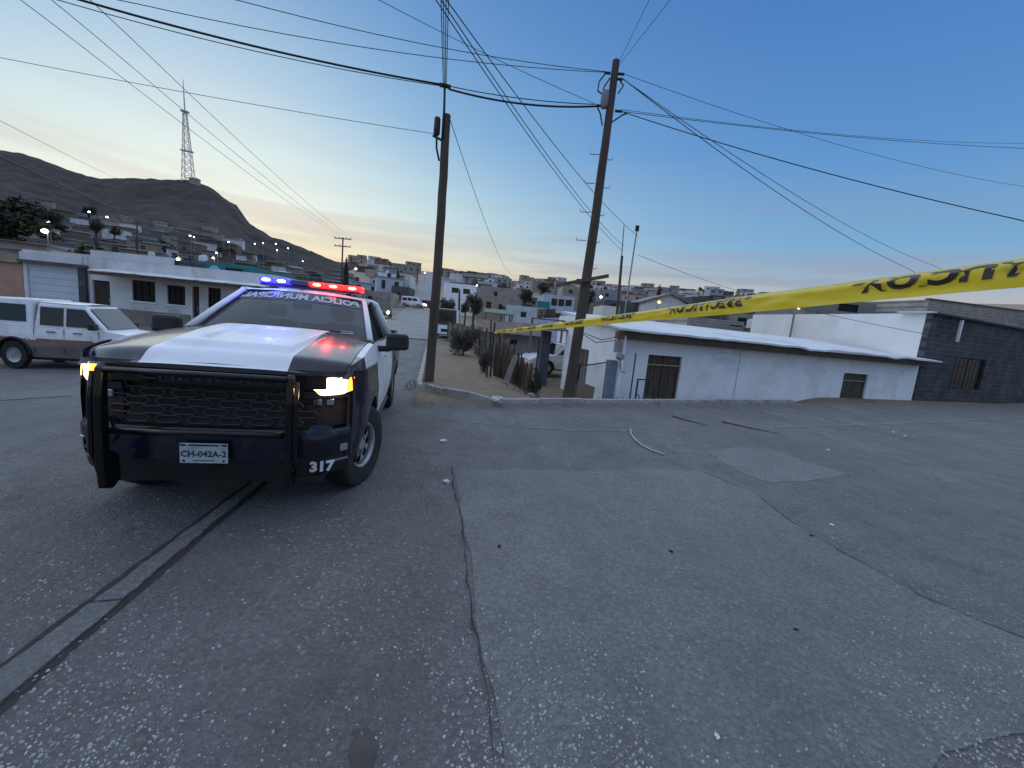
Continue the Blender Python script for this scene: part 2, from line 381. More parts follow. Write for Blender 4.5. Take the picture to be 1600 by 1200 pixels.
def hill_z(x, y):
    r = math.hypot(x, y); n = mnoise.fractal(Vector((x*.02, y*.02, 1.7)), 1.0, 2.1, 5)
    n2 = mnoise.fractal(Vector((x*.09, y*.09, 4.7)), 1.0, 2.1, 4)
    e = sm(AZ_END-.004, AZ_END-.05, math.atan2(x, y))
    rg = 1-abs(mnoise.noise(Vector((math.atan2(x, y)*26, r*.006, 2.2))))*2
    return H(x, y) + e*((n*1.9 + n2*1.7)*sm(200, 370, r) + .25*n*sm(60, 120, r) + (rg*1.0+n2*1.2)*sm(150, 260, r)*sm(425, 380, r))
for r_ in hr:
    for a_ in ha:
        x_, y_ = r_*math.sin(a_), r_*math.cos(a_); hv.append((x_, y_, hill_z(x_, y_) - (.25 if r_ < 60 else 0)))
nh = len(ha)
for i in range(len(hr)-1):
    for k in range(nh-1): hf.append((i*nh+k, i*nh+k+1, (i+1)*nh+k+1, (i+1)*nh+k))
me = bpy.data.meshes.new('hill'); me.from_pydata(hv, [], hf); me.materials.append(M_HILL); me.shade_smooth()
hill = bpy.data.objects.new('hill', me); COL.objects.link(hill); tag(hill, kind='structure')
# far road climbing the opposite slope
M_ROAD = pm('pale_concrete_road', (.235, .23, .225), (.29, .283, .275), .4, .85, .01, 8, dirt=(.20, .18, .16), dscale=.25)
mb = MB()
def rp(u, v):
    y = 31 + v*230; x = road_mid(y) + (u-.5)*(7.5 if y > 60 else 9.0); return (x, y, H(x, y)+.05+.1*sm(40, 80, y))
mb.grid(rp, 6, 90); tag(mb.build('road', M_ROAD, smooth=True), kind='structure')
# ------------------------------------------------------------------ slabs, strip, cracks, stains
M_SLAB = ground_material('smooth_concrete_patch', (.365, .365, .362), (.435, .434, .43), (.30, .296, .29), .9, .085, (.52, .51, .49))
M_SLAB2 = pm('worn_concrete_strip', (.185, .183, .18), (.235, .231, .227), 3, .8, .004, 60, dirt=(.15, .142, .134), dscale=3)
M_CRACK = pm('dirt_filled_crack', (.028, .025, .023), (.05, .045, .04), 20, .95)
M_STAIN = pm('damp_stain', (.04, .036, .033), (.065, .058, .053), 6, .5, .004, 60)
def jag(pts, step=.12, amp=.02, seed=1, closed=True):
    q = random.Random(seed); outp = []
    n = len(pts); rng = range(n if closed else n-1)
    for i in rng:
        a, b = Vector(pts[i][:2]), Vector(pts[(i+1) % n][:2]); d = b-a; L_ = d.length; k = max(1, int(L_/step)); nn = Vector((-d.y, d.x)).normalized()
        for j in range(k): outp.append(a + d*(j/k) + nn*q.uniform(-amp, amp))
    if not closed: outp.append(Vector(pts[-1][:2]))
    return outp
def sheet(name, px, mat, z, amp=.02, seed=1, kind='structure', step=.12):
    ps = jag([G(*p) for p in px], step, amp, seed)
    mb = MB(); n = len(ps)
    mb.add([(p.x, p.y, H(p.x, p.y)+z) for p in ps]+[(p.x, p.y, H(p.x, p.y)-.03) for p in ps], [tuple(range(n))]+[(i, i+n, (i+1) % n+n, (i+1) % n) for i in range(n)])
    return tag(mb.build(name, mat), kind=kind)
def ribbon(name, px, mat, w, z, amp=.03, seed=3, wvar=.5):
    ps = jag([G(*p) for p in px], .1, amp, seed, False); q = random.Random(seed); mb = MB(); vs = []
    for i, p in enumerate(ps):
        d = (ps[min(i+1, len(ps)-1)]-ps[max(i-1, 0)]).normalized(); nn = Vector((-d.y, d.x)); ww = w*(1-wvar*q.random())
        for s_ in (-1, 1): vs.append((p.x+nn.x*ww*s_/2, p.y+nn.y*ww*s_/2, H(p.x, p.y)+z))
    mb.add(vs, [(2*i, 2*i+1, 2*i+3, 2*i+2) for i in range(len(ps)-1)])
    return tag(mb.build(name, mat), kind='structure')
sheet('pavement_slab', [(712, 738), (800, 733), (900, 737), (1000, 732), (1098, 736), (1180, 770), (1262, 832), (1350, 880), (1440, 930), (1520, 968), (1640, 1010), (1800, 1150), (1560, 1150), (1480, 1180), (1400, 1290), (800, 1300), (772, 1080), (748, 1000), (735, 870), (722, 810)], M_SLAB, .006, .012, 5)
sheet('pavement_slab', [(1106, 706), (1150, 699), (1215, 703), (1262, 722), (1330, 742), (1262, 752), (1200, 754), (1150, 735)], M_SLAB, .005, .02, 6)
ribbon('crack', [(706, 728), (709, 760), (722, 815), (727, 880), (738, 960), (745, 1000), (760, 1090), (770, 1190)], M_CRACK, .017, .010, .012, 3, .95)
ribbon('crack', [(1098, 737), (1180, 772), (1262, 834), (1350, 882), (1440, 932), (1525, 970), (1640, 1012)], M_CRACK, .016, .010, .012, 4, .95)
ribbon('crack', [(700, 655), (790, 664), (900, 672), (1010, 674)], M_SLAB, .16, .005, .03, 8, .8)
ribbon('crack', [(1200, 667), (1330, 664), (1480, 658), (1600, 652)], M_SLAB, .26, .005, .04, 9, .8)
ribbon('crack', [(0, 607), (60, 604), (112, 602)], M_CRACK, .05, .006, .03, 9)
sheet('damp_patch', [(552, 1140), (575, 1138), (590, 1165), (585, 1199), (560, 1240), (540, 1230), (548, 1180)], M_STAIN, .004, .01, 11, step=.03)
# the concrete drain strip with a groove on each side, cast in separate lengths
sA0, sA1 = G(-60, 1095), G(345, 790); sB0, sB1 = G(-60, 1150), G(395, 765)
strip = thing('concrete_strip', None, None); tag(strip, kind='structure')
def lerp(a, b, t): return a+(b-a)*t
cuts = [-.5, .33, .68, 1.3, 2.1, 3.0]
q = random.Random(2)
for t0, t1 in zip(cuts, cuts[1:]):
    mb = MB(); n = 14; ed = []
    for s_, (P, Q) in enumerate(((sA0, sA1), (sB0, sB1))):
        ed.append([lerp(P, Q, t0+.004+(t1-t0-.008)*i/n) + Vector((q.uniform(-.008, .008), q.uniform(-.008, .008), 0)) for i in range(n+1)])
    vs = []
    for i in range(n+1):
        for e in ed: vs += [(e[i].x, e[i].y, H(e[i].x, e[i].y)+.014), (e[i].x, e[i].y, H(e[i].x, e[i].y)-.02)]
    fs = []
    for i in range(n):
        a = 4*i; fs += [(a, a+2, a+6, a+4), (a, a+4, a+5, a+1), (a+2, a+3, a+7, a+6)]
    fs += [(0, 1, 3, 2), (4*n, 4*n+2, 4*n+3, 4*n+1)]
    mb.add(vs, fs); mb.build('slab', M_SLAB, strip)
for off_, (P, Q) in ((-1, (sA0, sA1)), (1, (sB0, sB1))):
    d = (Q-P).normalized(); nn = Vector((d.y, -d.x, 0))*off_*.018; mb = MB(); vs = []; n = 90
    for i in range(n+1):
        c = lerp(P, Q, -.5+3.5*i/n)+nn; w = .02+.014*q.random(); s2 = Vector((d.y, -d.x, 0))*w
        for s_ in (-1, 1): vs.append((c.x+s2.x*s_, c.y+s2.y*s_, H(c.x, c.y)+.004))
    mb.add(vs, [(2*i, 2*i+1, 2*i+3, 2*i+2) for i in range(n)]); mb.build('groove', M_CRACK, strip)
# kerb in cast lengths
M_KERB = pm('kerb_concrete', (.30, .285, .265), (.38, .36, .335), 2.5, .88, .01, 30, dirt=(.16, .14, .12), dscale=2.2)
kerb = thing('kerb', None, None); tag(kerb, kind='structure')
kp = [KP + KS*t for t in (36, 30, 24, 18, 13, 9, 6, 4, 2.4, 1.2, .2)] + [Vector(p) for p in ((-2.25, 9.65), (-1.95, 9.15), (-1.5, 8.75), (-.95, 8.55), (-.35, 8.52))] + [CP + CD*t + CN*.07 for t in (1.2, 2.4, 3.6, 4.8, 6.0, 7.2, 8.4, 9.6, 10.7)]
for i, (a, b) in enumerate(zip(kp, kp[1:])):
    d = (b-a); L_ = d.length; d.normalize(); nn = Vector((-d.y, d.x)); g_ = .006
    a2, b2 = a+d*g_, b-d*g_; w = .15; top = .16 + q.uniform(-.012, .012); pts = []
    for dz in (-.15, top):
        ch = .025 if dz > 0 else 0
        for p, s_ in ((a2, 0), (b2, 0), (b2, w), (a2, w)): pts.append((p.x+nn.x*(s_+(ch if s_ == 0 else 0)), p.y+nn.y*(s_+(ch if s_ == 0 else 0)), H(p.x-nn.x*.1, p.y-nn.y*.1)+dz))
    mb = MB(); mb.hexa(pts); mb.build('kerb_stone', M_KERB, kerb, bevel=.012)
# loose stones on the worn paving
M_STONE = pm('loose_gravel', (.24, .23, .22), (.44, .425, .40), 9, .9)
mb = MB(); q = random.Random(4)
def pebble(mb, x, y, s, z0):
    a = q.uniform(0, 6.3); n = 6; ca, sa = math.cos(a), math.sin(a); vs = []
    e = q.uniform(.55, 1.0); hgt = s*q.uniform(.25, .5)
    for k in range(n):
        t = 2*math.pi*k/n; rr = s*q.uniform(.75, 1.1); u, v = rr*math.cos(t), rr*math.sin(t)*e; vs.append((x+u*ca-v*sa, y+u*sa+v*ca, z0-.004))
    for k in range(n):
        vx, vy, vz = vs[k]; vs.append((x+(vx-x)*.6, y+(vy-y)*.6, z0+hgt*q.uniform(.7, 1.1)))
    mb.add(vs, [tuple(range(n, 2*n))]+[(k, (k+1) % n, (k+1) % n+n, k+n) for k in range(n)])
cnt = 0
while cnt < 7500:
    px, py = q.uniform(-20, 1620), 1230 - 560*q.random()**1.3
    g0 = G(px, py)
    if mnoise.noise(Vector((g0.x*.9, g0.y*.9, 3))) < -.12 and q.random() < .8: cnt += .25; continue
    onslab = px > 720+ (py-738)*.13 and py > 738 and px < 1098+(py-738)*1.9
    if onslab and py < 960 and q.random() < .7: cnt += .25; continue
    pebble(mb, g0.x, g0.y, q.choice((.004, .005, .006, .007, .009, .012)), H(g0.x, g0.y)+(.007 if onslab else 0)); cnt += 1
tag(mb.build('gravel', M_STONE, fixn=False), 'loose gravel and stone chips strewn over the worn paving', 'gravel', kind='stuff')

# ------------------------------------------------------------------ police pickup
M_NAVY = pm('navy_paint', (.007, .007, .020), (.009, .009, .024), 3, .22, 0, 1, coat=.25, spec=.4, dirt=(.042, .038, .037), dscale=2.6)
M_WHITE = pm('white_paint', (.76, .77, .79), (.72, .73, .75), 2, .42, coat=.15, dirt=(.60, .58, .56), dscale=1.5)
M_BLACK = pm('black_plastic', (.012, .012, .013), (.02, .02, .021), 30, .55, .0008, 200)
M_GLOSSB = pm('gloss_black', (.006, .006, .007), None, rough=.18)
M_RUBBER = pm('tyre_rubber', (.018, .017, .017), (.035, .032, .03), 8, .9, .002, 60)
M_STEEL = pm('silver_wheel_paint', (.42, .43, .45), (.34, .35, .36), 6, .4, metal=.55, dirt=(.2, .18, .16), dscale=6)
M_CHROME = pm('chrome', (.6, .61, .63), None, rough=.15, metal=1.0)
M_GLASS = glass('vehicle_glass', clear=.42, refl_veil=.035)
M_SEAT = pm('dark_interior', (.02, .02, .022), (.03, .03, .032), 8, .85)
M_DECAL = pm('white_lettering', (.85, .86, .88), None, rough=.45)
M_HEAD = pm('headlamp_glow', (.9, .7, .4), None, emis=(1.0, .60, .20), estr=14.0)
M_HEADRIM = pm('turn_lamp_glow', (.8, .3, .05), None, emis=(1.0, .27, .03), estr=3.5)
M_BLUE = pm('blue_beacon', (.02, .02, .6), None, rough=.2, emis=(.015, .015, 1.0), estr=5.0)
M_BLUEW = pm('blue_beacon_core', (.6, .6, 1), None, emis=(.45, .45, 1.0), estr=20.0)
M_RED = pm('red_beacon', (.6, .01, .01), None, rough=.2, emis=(1.0, .012, .01), estr=3.2)
M_REDW = pm('red_beacon_core', (1, .4, .3), None, emis=(1.0, .30, .18), estr=11.0)
M_BARBASE = pm('beacon_housing', (.03, .03, .09), None, rough=.25)
M_CLEAR = glass('lamp_cover', clear=.75)
TR = thing('police_pickup', 'navy and white police pickup with push bar, lit lamps and red and blue beacons', 'pickup truck', (-2.18, 2.91, 0), R(12.9))
TR.location.z = H(-2.4, 5.0)
WB0, WB1 = .95, 4.69; ARCH = .475
def t_hw(y, z):
    w = interp([(.30, .93), (.50, .975), (.72, 1.015), (.95, 1.02), (1.15, 1.01), (1.30, .985), (1.45, .945)], z)
    if y < .75: w -= .17*((.75-y)/.75)**2.2
    for c in (WB0, WB1):
        d = abs(y-c); w += .022*sm(.62, .45, d)*sm(.35, .6, z)*sm(1.18, .9, z)
    return w
def t_top(y): return interp([(.1, 1.265), (.4, 1.32), (.9, 1.365), (1.5, 1.405), (2.4, 1.40), (3.75, 1.40), (5.8, 1.42)], y)
def t_bot(y):
    z = interp([(0, .52), (.4, .50), (.9, .45), (3.9, .45), (4.3, .5), (5.8, .58)], y)
    for c in (WB0, WB1):
        d = abs(y-c)
        if d < ARCH+.03: z = max(z, .40+math.sqrt(max(0, (ARCH+.03)**2-d*d)))
    return z
def side_panel(name, y0, y1, mat, parent, sgn, rows=10, step=.03, top=None, matfn=None):
    mb = MB(); n = max(2, int((y1-y0)/step))
    def fn(u, v):
        y = y0+(y1-y0)*u; zb = t_bot(y); zt = (top or t_top)(y); z = zb+(zt-zb)*v; return (sgn*t_hw(y, z), y, z)
    mb.grid(fn, n, rows, (lambda u, v: matfn(*fn(u, v)[1:])) if matfn else None)
    # fold the wheel-arch / sill edge inwards
    def lip(u, v):
        y = y0+(y1-y0)*u; z = t_bot(y); return (sgn*(t_hw(y, z)-.10*v), y, z)
    mb.grid(lip, n, 1)
    return mb.build(name, mat, parent, smooth=55)
for sgn in (-1, 1):
    o = side_panel('front_fender', .24, 1.52, [M_NAVY, M_WHITE], TR, sgn, 24, .02, matfn=lambda y, z: int(y > .62 and z > 1.235-.05*(y-.62)))
    fd = side_panel('door', 1.53, 2.62, M_WHITE, TR, sgn)
    rd = side_panel('door', 2.63, 3.60, M_WHITE, TR, sgn)
    side_panel('bed_side', 3.66, 5.78, M_NAVY, TR, sgn)
    side_panel('cab_corner', 3.605, 3.65, M_WHITE, TR, sgn)
    for par, y in ((fd, 2.42), (rd, 3.42)):
        mb = MB(); x = sgn*(t_hw(y, 1.2)+.03); mb.tube([(x-sgn*.03, y-.11, 1.2), (x, y-.09, 1.2), (x, y+.09, 1.2), (x-sgn*.03, y+.11, 1.2)], .014, 6); mb.build('handle', M_CHROME, par, smooth=True)
    # black fender flare trim and front door sill
    mb = MB(); mb.box(sgn*.86, sgn*.99, 1.55, 3.6, .36, .43); mb.build('step_bar', M_BLACK, TR, bevel=.02)
# front view plan curve
def t_yf(x): return .015 + .10*(abs(x)/.9)**2.4 + .16*max(0, (abs(x)-.70)/.3)**2
# hood: navy with a white centre field
mb = MB(); xs = [-.90+1.80*i/48 for i in range(49)]
def hood_hw(y): return min(.90, t_hw(y, 1.28)-.045)
def hood_pt(u, v):
    x = -.90+1.80*u; v2 = v**1.5; yfr = t_yf(x*.94)+.035; y = yfr+(1.52-yfr)*v2; xs_ = hood_hw(max(.13, y))/.90; x *= xs_ if abs(x) > .6 else 1-(1-xs_)*max(0, abs(x)-.5)/.1*1.0 if abs(x) > .5 else 1
    z = 1.325+.145*(1-(1-v2)**1.7)
    z -= .055*abs((-.90+1.80*u)/.9)**3.2
    z += .036*sm(.545, .50, abs(x)+.10*(1-v2))*sm(.14, .24, v2)            # raised centre panel
    z -= .022*sm(.31, .27, abs(x)+.05*v2)*sm(.26, .34, v2)*sm(.98, .85, v2)
    z -= .075*(1-sm(0, .16, v2))**2                                      # nose rolls down
    return (x, y, z)
mb.grid(hood_pt, 144, 64, lambda u, v: 1 if abs(-.90+1.80*u) < .4875 else 0)
hood = mb.build('hood', [M_NAVY, M_WHITE], TR, smooth=True)
# cowl panel and fender tops
for s in (-1, 1):
    mb = MB()
    def ft(u, v, s=s):
        hp_ = hood_pt(1 if s > 0 else 0, v*.999); y = hp_[1]; x1 = t_hw(max(y, .30), t_top(y)) if y > .30 else t_hw(y, 1.25)+.012; zt = min(t_top(y), hp_[2]+.01)
        return (hp_[0]+s*.004+(s*x1-hp_[0]-s*.004)*u, y, hp_[2]-.006+(zt-.014*u-hp_[2])*u)
    mb.grid(ft, 3, 40, lambda u, v: int(hood_pt(1, v)[1] > .62)); mb.build('fender_top', [M_NAVY, M_WHITE], TR, smooth=True)
mb = MB(); mb.grid(lambda u, v: ((-.92+1.84*u), 1.525+.14*v, 1.425+.04*(1-abs(2*u-1)**2)+.012*v), 10, 2); mb.build('cowl', M_BLACK, TR)
for sx in (-.55, .12):
    mb = MB(); mb.tube([(sx, 1.57, 1.47), (sx+.12, 1.66, 1.50), (sx+.62, 1.64, 1.492)], [.012, .009, .006], 6); mb.build('wiper', M_BLACK, TR)
# windscreen, pillars, roof, side glass
WS = lambda u, v: ((-.875+.185*v)*(1-u)+(.875-.185*v)*u, 1.60+.80*v+.10*(abs(2*u-1)**2)-.0, 1.455+.425*v+.03*v*(1-abs(2*u-1)**2)-.01*abs(2*u-1)**2)
mb = MB(); mb.grid(WS, 20, 10); wsh = mb.build('windscreen', M_GLASS, TR, smooth=True)
mb = MB(); mb.grid(lambda u, v: Vector(WS(.02+.96*u, .745+.245*v))+Vector((0, -.003, .003)), 20, 2); mb.build('tinted_band', pm('sun_band', (.055, .075, .11), None, rough=.12), wsh, smooth=True)
vs, fs = text_mesh('POLICIA MUNICIPAL', .18, .0005, .007, mirror=True, shear=.12)
wtx = max(v.x for v in vs)-min(v.x for v in vs); sc_ = 1.26/wtx
def onws(v):
    u = .5 + v.x*sc_/1.36; w = .845 + v.y*1.05/.95; p = Vector(WS(u, w)); return p+Vector((0, -.009, .009))
mb = MB(); mb.add([onws(v) for v in vs], fs); mb.build('lettering', M_DECAL, wsh, fixn=False)
vs, fs = text_mesh('317', .05, .0005, .002)
mb = MB(); mb.grid(lambda u, v: Vector(WS(.83+.08*u, .05+.06*v))+Vector((0, -.004, .004)), 2, 1); mb.build('sticker', pm('sticker_print', (.5, .55, .6), (.12, .2, .3), 60, .5), wsh)
def pil(a, b, wa, wb):   # body-coloured pillar as a swept box
    mb = MB(); mb.tube([a, lerp(Vector(a), Vector(b), .5)+Vector((0, 0, .008)), b], [wa, (wa+wb)/2, wb], 10); return mb
for s in (-1, 1):
    pil((s*.905, 1.60, 1.415), (s*.71, 2.45, 1.875), .036, .03).build('pillar', M_WHITE, TR, smooth=True)
    pil((s*.93, 2.63, 1.38), (s*.745, 2.70, 1.87), .05, .04).build('pillar', M_BLACK, TR, smooth=True)
    pil((s*.93, 3.62, 1.39), (s*.73, 3.40, 1.87), .08, .06).build('pillar', M_WHITE, TR, smooth=True)
    pil((s*.71, 2.45, 1.875), (s*.735, 3.42, 1.865), .04, .045).build('roof_rail', M_WHITE, TR, smooth=True)
    for (ya, yb, yc, yd) in ((1.70, 2.60, 2.66, 2.42), (2.68, 3.56, 3.40, 2.72)):
        xb, xt = .925, .735
        mb = MB(); x0 = .875 if ya < 2 else .925
        mb.add([(s*(.90 if ya < 2 else xb), ya, 1.385), (s*xb, yb, 1.39), (s*xt, yc, 1.845), (s*xt, yd, 1.845)], [(0, 1, 2, 3)]); mb.build('side_window', M_GLASS, TR, solid=.006)
    mb = MB(); mb.tube([(s*.935, 1.62, 1.392), (s*.955, 2.6, 1.398), (s*.955, 3.6, 1.405)], .016, 6); mb.build('window_trim', M_BLACK, TR)
mb = MB(); mb.grid(lambda u, v: ((2*u-1)*(.69+.05*min(1, v*3)), 2.395+.055*(abs(2*u-1)**2)+1.05*v, 1.885+.05*(1-abs(2*u-1)**2.5)*min(1, .5+v*2)+.03*math.sin(min(1, v*1.6)*math.pi/2)-.03*v*v), 16, 12); mb.build('roof', M_WHITE, TR, smooth=True)
mb = MB(); mb.add([(-.73, 3.44, 1.87), (.73, 3.44, 1.87), (.90, 3.66, 1.39), (-.90, 3.66, 1.39)], [(0, 1, 2, 3)]); mb.build('rear_window', M_GLASS, TR)
# cabin interior
mb = MB(); mb.box(-.86, .86, 1.55, 2.0, 1.12, 1.37); mb.box(-.90, .90, 1.6, 3.6, .6, .75); mb.box(-.9, .9, 3.5, 3.62, .7, 1.4); mb.build('dashboard', M_SEAT, TR, bevel=.04)
for x in (-.42, .42):
    mb = MB(); mb.hexa([(x-.25, 2.45, .95), (x+.25, 2.45, .95), (x+.25, 2.63, .95), (x-.25, 2.63, .95), (x-.22, 2.62, 1.55), (x+.22, 2.62, 1.55), (x+.22, 2.74, 1.55), (x-.22, 2.74, 1.55)]); mb.box(x-.25, x+.25, 2.0, 2.5, .8, .98); mb.box(x-.13, x+.13, 2.66, 2.75, 1.58, 1.74); mb.build('front_seat', M_SEAT, TR, bevel=.04)
mb = MB(); mb.lathe([(.165, -.012), (.18, 0), (.165, .012), (.15, 0), (.165, -.012)], (0, 0, 0), 'y', 20); sw = mb.build('steering_wheel', M_BLACK, TR, smooth=True); sw.location = (.40, 2.02, 1.33); sw.rotation_euler = (R(-25), 0, 0)
mb = MB(); mb.box(-.11, .11, 2.30, 2.33, 1.70, 1.775); mb.build('rear_view_mirror', M_BLACK, TR, bevel=.015)
mb = MB(); mb.hexa([(-.62, 1.80, 1.385), (-.30, 1.80, 1.385), (-.30, 1.95, 1.39), (-.62, 1.95, 1.39), (-.62, 1.80, 1.392), (-.30, 1.80, 1.392), (-.30, 1.95, 1.398), (-.62, 1.95, 1.398)]); mb.build('paper', M_DECAL, TR)
# door mirrors
for s in (-1, 1):
    mb = MB(); mb.hexa([(s*1.06, 1.70, 1.31), (s*1.33, 1.74, 1.335), (s*1.33, 1.88, 1.335), (s*1.06, 1.86, 1.31), (s*1.07, 1.71, 1.52), (s*1.32, 1.75, 1.52), (s*1.32, 1.87, 1.52), (s*1.07, 1.86, 1.52)])
    mo = mb.build('door_mirror', M_BLACK, TR, bevel=.035)
    mb = MB(); mb.hexa([(s*.92, 1.74, 1.29), (s*1.12, 1.76, 1.30), (s*1.12, 1.84, 1.30), (s*.92, 1.82, 1.29), (s*.92, 1.74, 1.36), (s*1.12, 1.76, 1.37), (s*1.12, 1.84, 1.37), (s*.92, 1.82, 1.36)]); mb.build('mirror_arm', M_BLACK, mo, bevel=.02)
# ---- front end
def fas(x, z, dy=0.0): return (x, t_yf(x)+dy+interp([(.30, .07), (.42, .03), (.52, .0), (.75, -.01), (.80, .03), (1.2, .045), (1.3, .06)], z), z)
def fascia(name, x0, x1, z0, z1, mat, dy=0.0, nx=24, nz=6, zfun=None, depth=.10, parent=TR, bevel=0):
    mb = MB(); zf0 = z0 if callable(z0) else (lambda x: z0); zf1 = z1 if callable(z1) else (lambda x: z1)
    P = lambda u, v, d: fas(x0+(x1-x0)*u, zf0(x0+(x1-x0)*u)+(zf1(x0+(x1-x0)*u)-zf0(x0+(x1-x0)*u))*v, d)
    mb.grid(lambda u, v: P(u, v, dy), nx, nz)
    for vv in (0, 1): mb.grid(lambda u, v: P(u, vv, dy+depth*v), nx, 1)
    for uu in (0, 1): mb.grid(lambda u, v: P(uu, u, dy+depth*v), nz, 1)
    return mb.build(name, mat, parent, smooth=45)
fascia('nose_panel', -.90, .90, 1.21, lambda x: 1.268-.025*abs(x), M_NAVY, .012, 30, 2)
fascia('grille_backing', -.74, .74, .74, 1.215, M_BLACK, .075, 24, 4)
fascia('grille_header', -.76, .76, 1.105, 1.207, M_GLOSSB, .0, 24, 2)
fascia('grille_sill', -.74, .74, .735, .785, M_GLOSSB, -.005, 24, 2)
vs, fs = text_mesh('CHEVROLET', .085, .004, .002)
tw = max(v.x for v in vs)-min(v.x for v in vs)
mb = MB(); mb.add([Vector(fas(v.x*.98/tw, 1.156+v.y, -.006-v.z)) for v in vs], fs); mb.build('grille_lettering', M_BLACK, TR)
for k, z in enumerate((.83, .895, .96, 1.025, 1.085)):     # rows of stretched hexagonal cells
    mb = MB(); n = 7; w = 1.44/n; offx = 0 if k % 2 else w/2
    for i in range(-1, n+1):
        xa = -.72+i*w+offx; p = [(xa+.02, z), (xa+w*.2, z+.026), (xa+w*.8, z+.026), (xa+w-.02, z), (xa+w*.8, z-.026), (xa+w*.2, z-.026)]
        if xa < -.74 or xa+w > .745: continue
        mb.tube([fas(x, zz, .03) for x, zz in p+[p[0]]], .0075, 5, False)
    mb.build('grille_cell_row', M_BLACK, TR)
for s in (-1, 1):
    # headlamp cluster: dark housing, warm lit element and amber edge, second lamp below
    xa, xb = (.625, .955) if s > 0 else (-.955, -.66)
    z0f = lambda x: interp([(.66, 1.095), (.74, 1.06), (.955, 1.075)], abs(x)); z1f = lambda x: interp([(.66, 1.195), (.80, 1.205), (.955, 1.205)], abs(x))
    hl = fascia('headlight', xa, xb, z0f, z1f, M_GLOSSB, .015, 10, 3)
    g0 = lambda x: interp([(.63, 1.13), (.68, 1.10), (.72, 1.06), (.86, 1.065), (.945, 1.09)], abs(x)); g1 = lambda x: interp([(.63, 1.165), (.71, 1.175), (.77, 1.198), (.945, 1.198)], abs(x))
    fascia('lamp_element', *((.635, .895) if s > 0 else (-.945, -.855)), g0, g1, M_HEAD, .004, 10, 3, depth=.02, parent=hl)
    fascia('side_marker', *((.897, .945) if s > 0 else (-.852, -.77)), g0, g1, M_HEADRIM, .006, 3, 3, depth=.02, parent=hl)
    pl_ = bpy.data.lights.new('headlamp_light', 'POINT'); pl_.energy = 1.4 if s > 0 else .4; pl_.color = (1.0, .45, .12); pl_.shadow_soft_size = .06; po_ = bpy.data.objects.new('headlamp_light', pl_); COL.objects.link(po_); po_.parent = hl; po_.location = fas(s*.86, 1.13, -.12)
    fl = fascia('lower_lamp_pocket', *((.62, .90) if s > 0 else (-.90, -.62)), lambda x: .80, lambda x: interp([(.62, 1.05), (.9, 1.04)], abs(x)), M_BLACK, .05, 8, 3)
    mb = MB()
    for i in range(2):
        for j in range(1):
            c = Vector(fas(s*(.70+.085*i), 1.0, .035)); mb.box(c.x-.03, c.x+.03, c.y-.015, c.y+.04, c.z-.028, c.z+.028)
    mb.build('fog_lens', M_CHROME, fl, bevel=.008)
    fascia('corner_panel', *((.60, .93) if s > 0 else (-.93, -.60)), .035+1.0, lambda x: z0f(x)-.006, M_NAVY, .0, 8, 2)
    fascia('corner_panel', *((.905, .945) if s > 0 else (-.945, -.905)), .52, 1.06, M_NAVY, .0, 3, 8, depth=.2)
    # wrap-round from the bumper corner to the wheel arch
    mb = MB(); mb.grid(lambda u, v, s=s: (s*(.905+(t_hw(.46, .44+.46*v)-.905)*math.sin(u*math.pi/2)), (t_yf(.93)+.06)*(1-u)+.46*u, .40+.56*v), 6, 6); mb.build('bumper_corner', M_NAVY, TR, smooth=True)
    mb = MB(); mb.grid(lambda u, v, s=s: (s*(.90+(t_hw(.50, .8)-.90)*math.sin(u*math.pi/2)), (t_yf(.93)+.05)*(1-u)+.40*u, .95+.30*v), 5, 4); mb.build('fender_nose', M_NAVY, TR, smooth=True)
    mb = MB(); mb.tube([fas(s*.50, .60, -.04), fas(s*.50, .60, .1)], .03, 8); mb.build('tow_hook_bezel', M_BLACK, TR)
fascia('bumper', -.93, .93, lambda x: .545+.035*sm(.4, .7, abs(x)), lambda x: .735+.05*sm(.62, .80, abs(x)), M_NAVY, -.012, 40, 6)
fascia('lower_valance', -.93, .93, lambda x: .39+.03*sm(.5, .95, abs(x)), lambda x: .54+.035*sm(.4, .7, abs(x)), M_BLACK, .01, 40, 5, depth=.25)
for s in (-1, 1):
    rng_ = (lambda a, b: (a, b) if s > 0 else (-b, -a))
    fascia('bumper_horn', *rng_(.60, .86), lambda x: interp([(.60, .70), (.66, .64), (.80, .64), (.86, .70)], abs(x)), lambda x: interp([(.60, .735), (.68, .83), (.78, .83), (.86, .745)], abs(x)), M_NAVY, -.035, 10, 4, depth=.09)
    fascia('fog_bezel', *rng_(.875, .925), .60, .66, M_CHROME, -.022, 3, 2, depth=.05)
    fascia('step_trim', *rng_(.84, .925), .515, .535, M_CHROME, -.004, 4, 1, depth=.05)
mb = MB(); mb.box(-.75, .75, .12, .5, .34, .395); mb.build('skid_plate', M_BLACK, TR)
vs, fs = text_mesh('317', .125, .001, .006, shear=.08); mb = MB(); mb.add([Vector(fas(.745+v.x*.92, .475+v.y, -.002-v.z)) for v in vs], fs); mb.build('fleet_number', M_DECAL, TR, fixn=False)
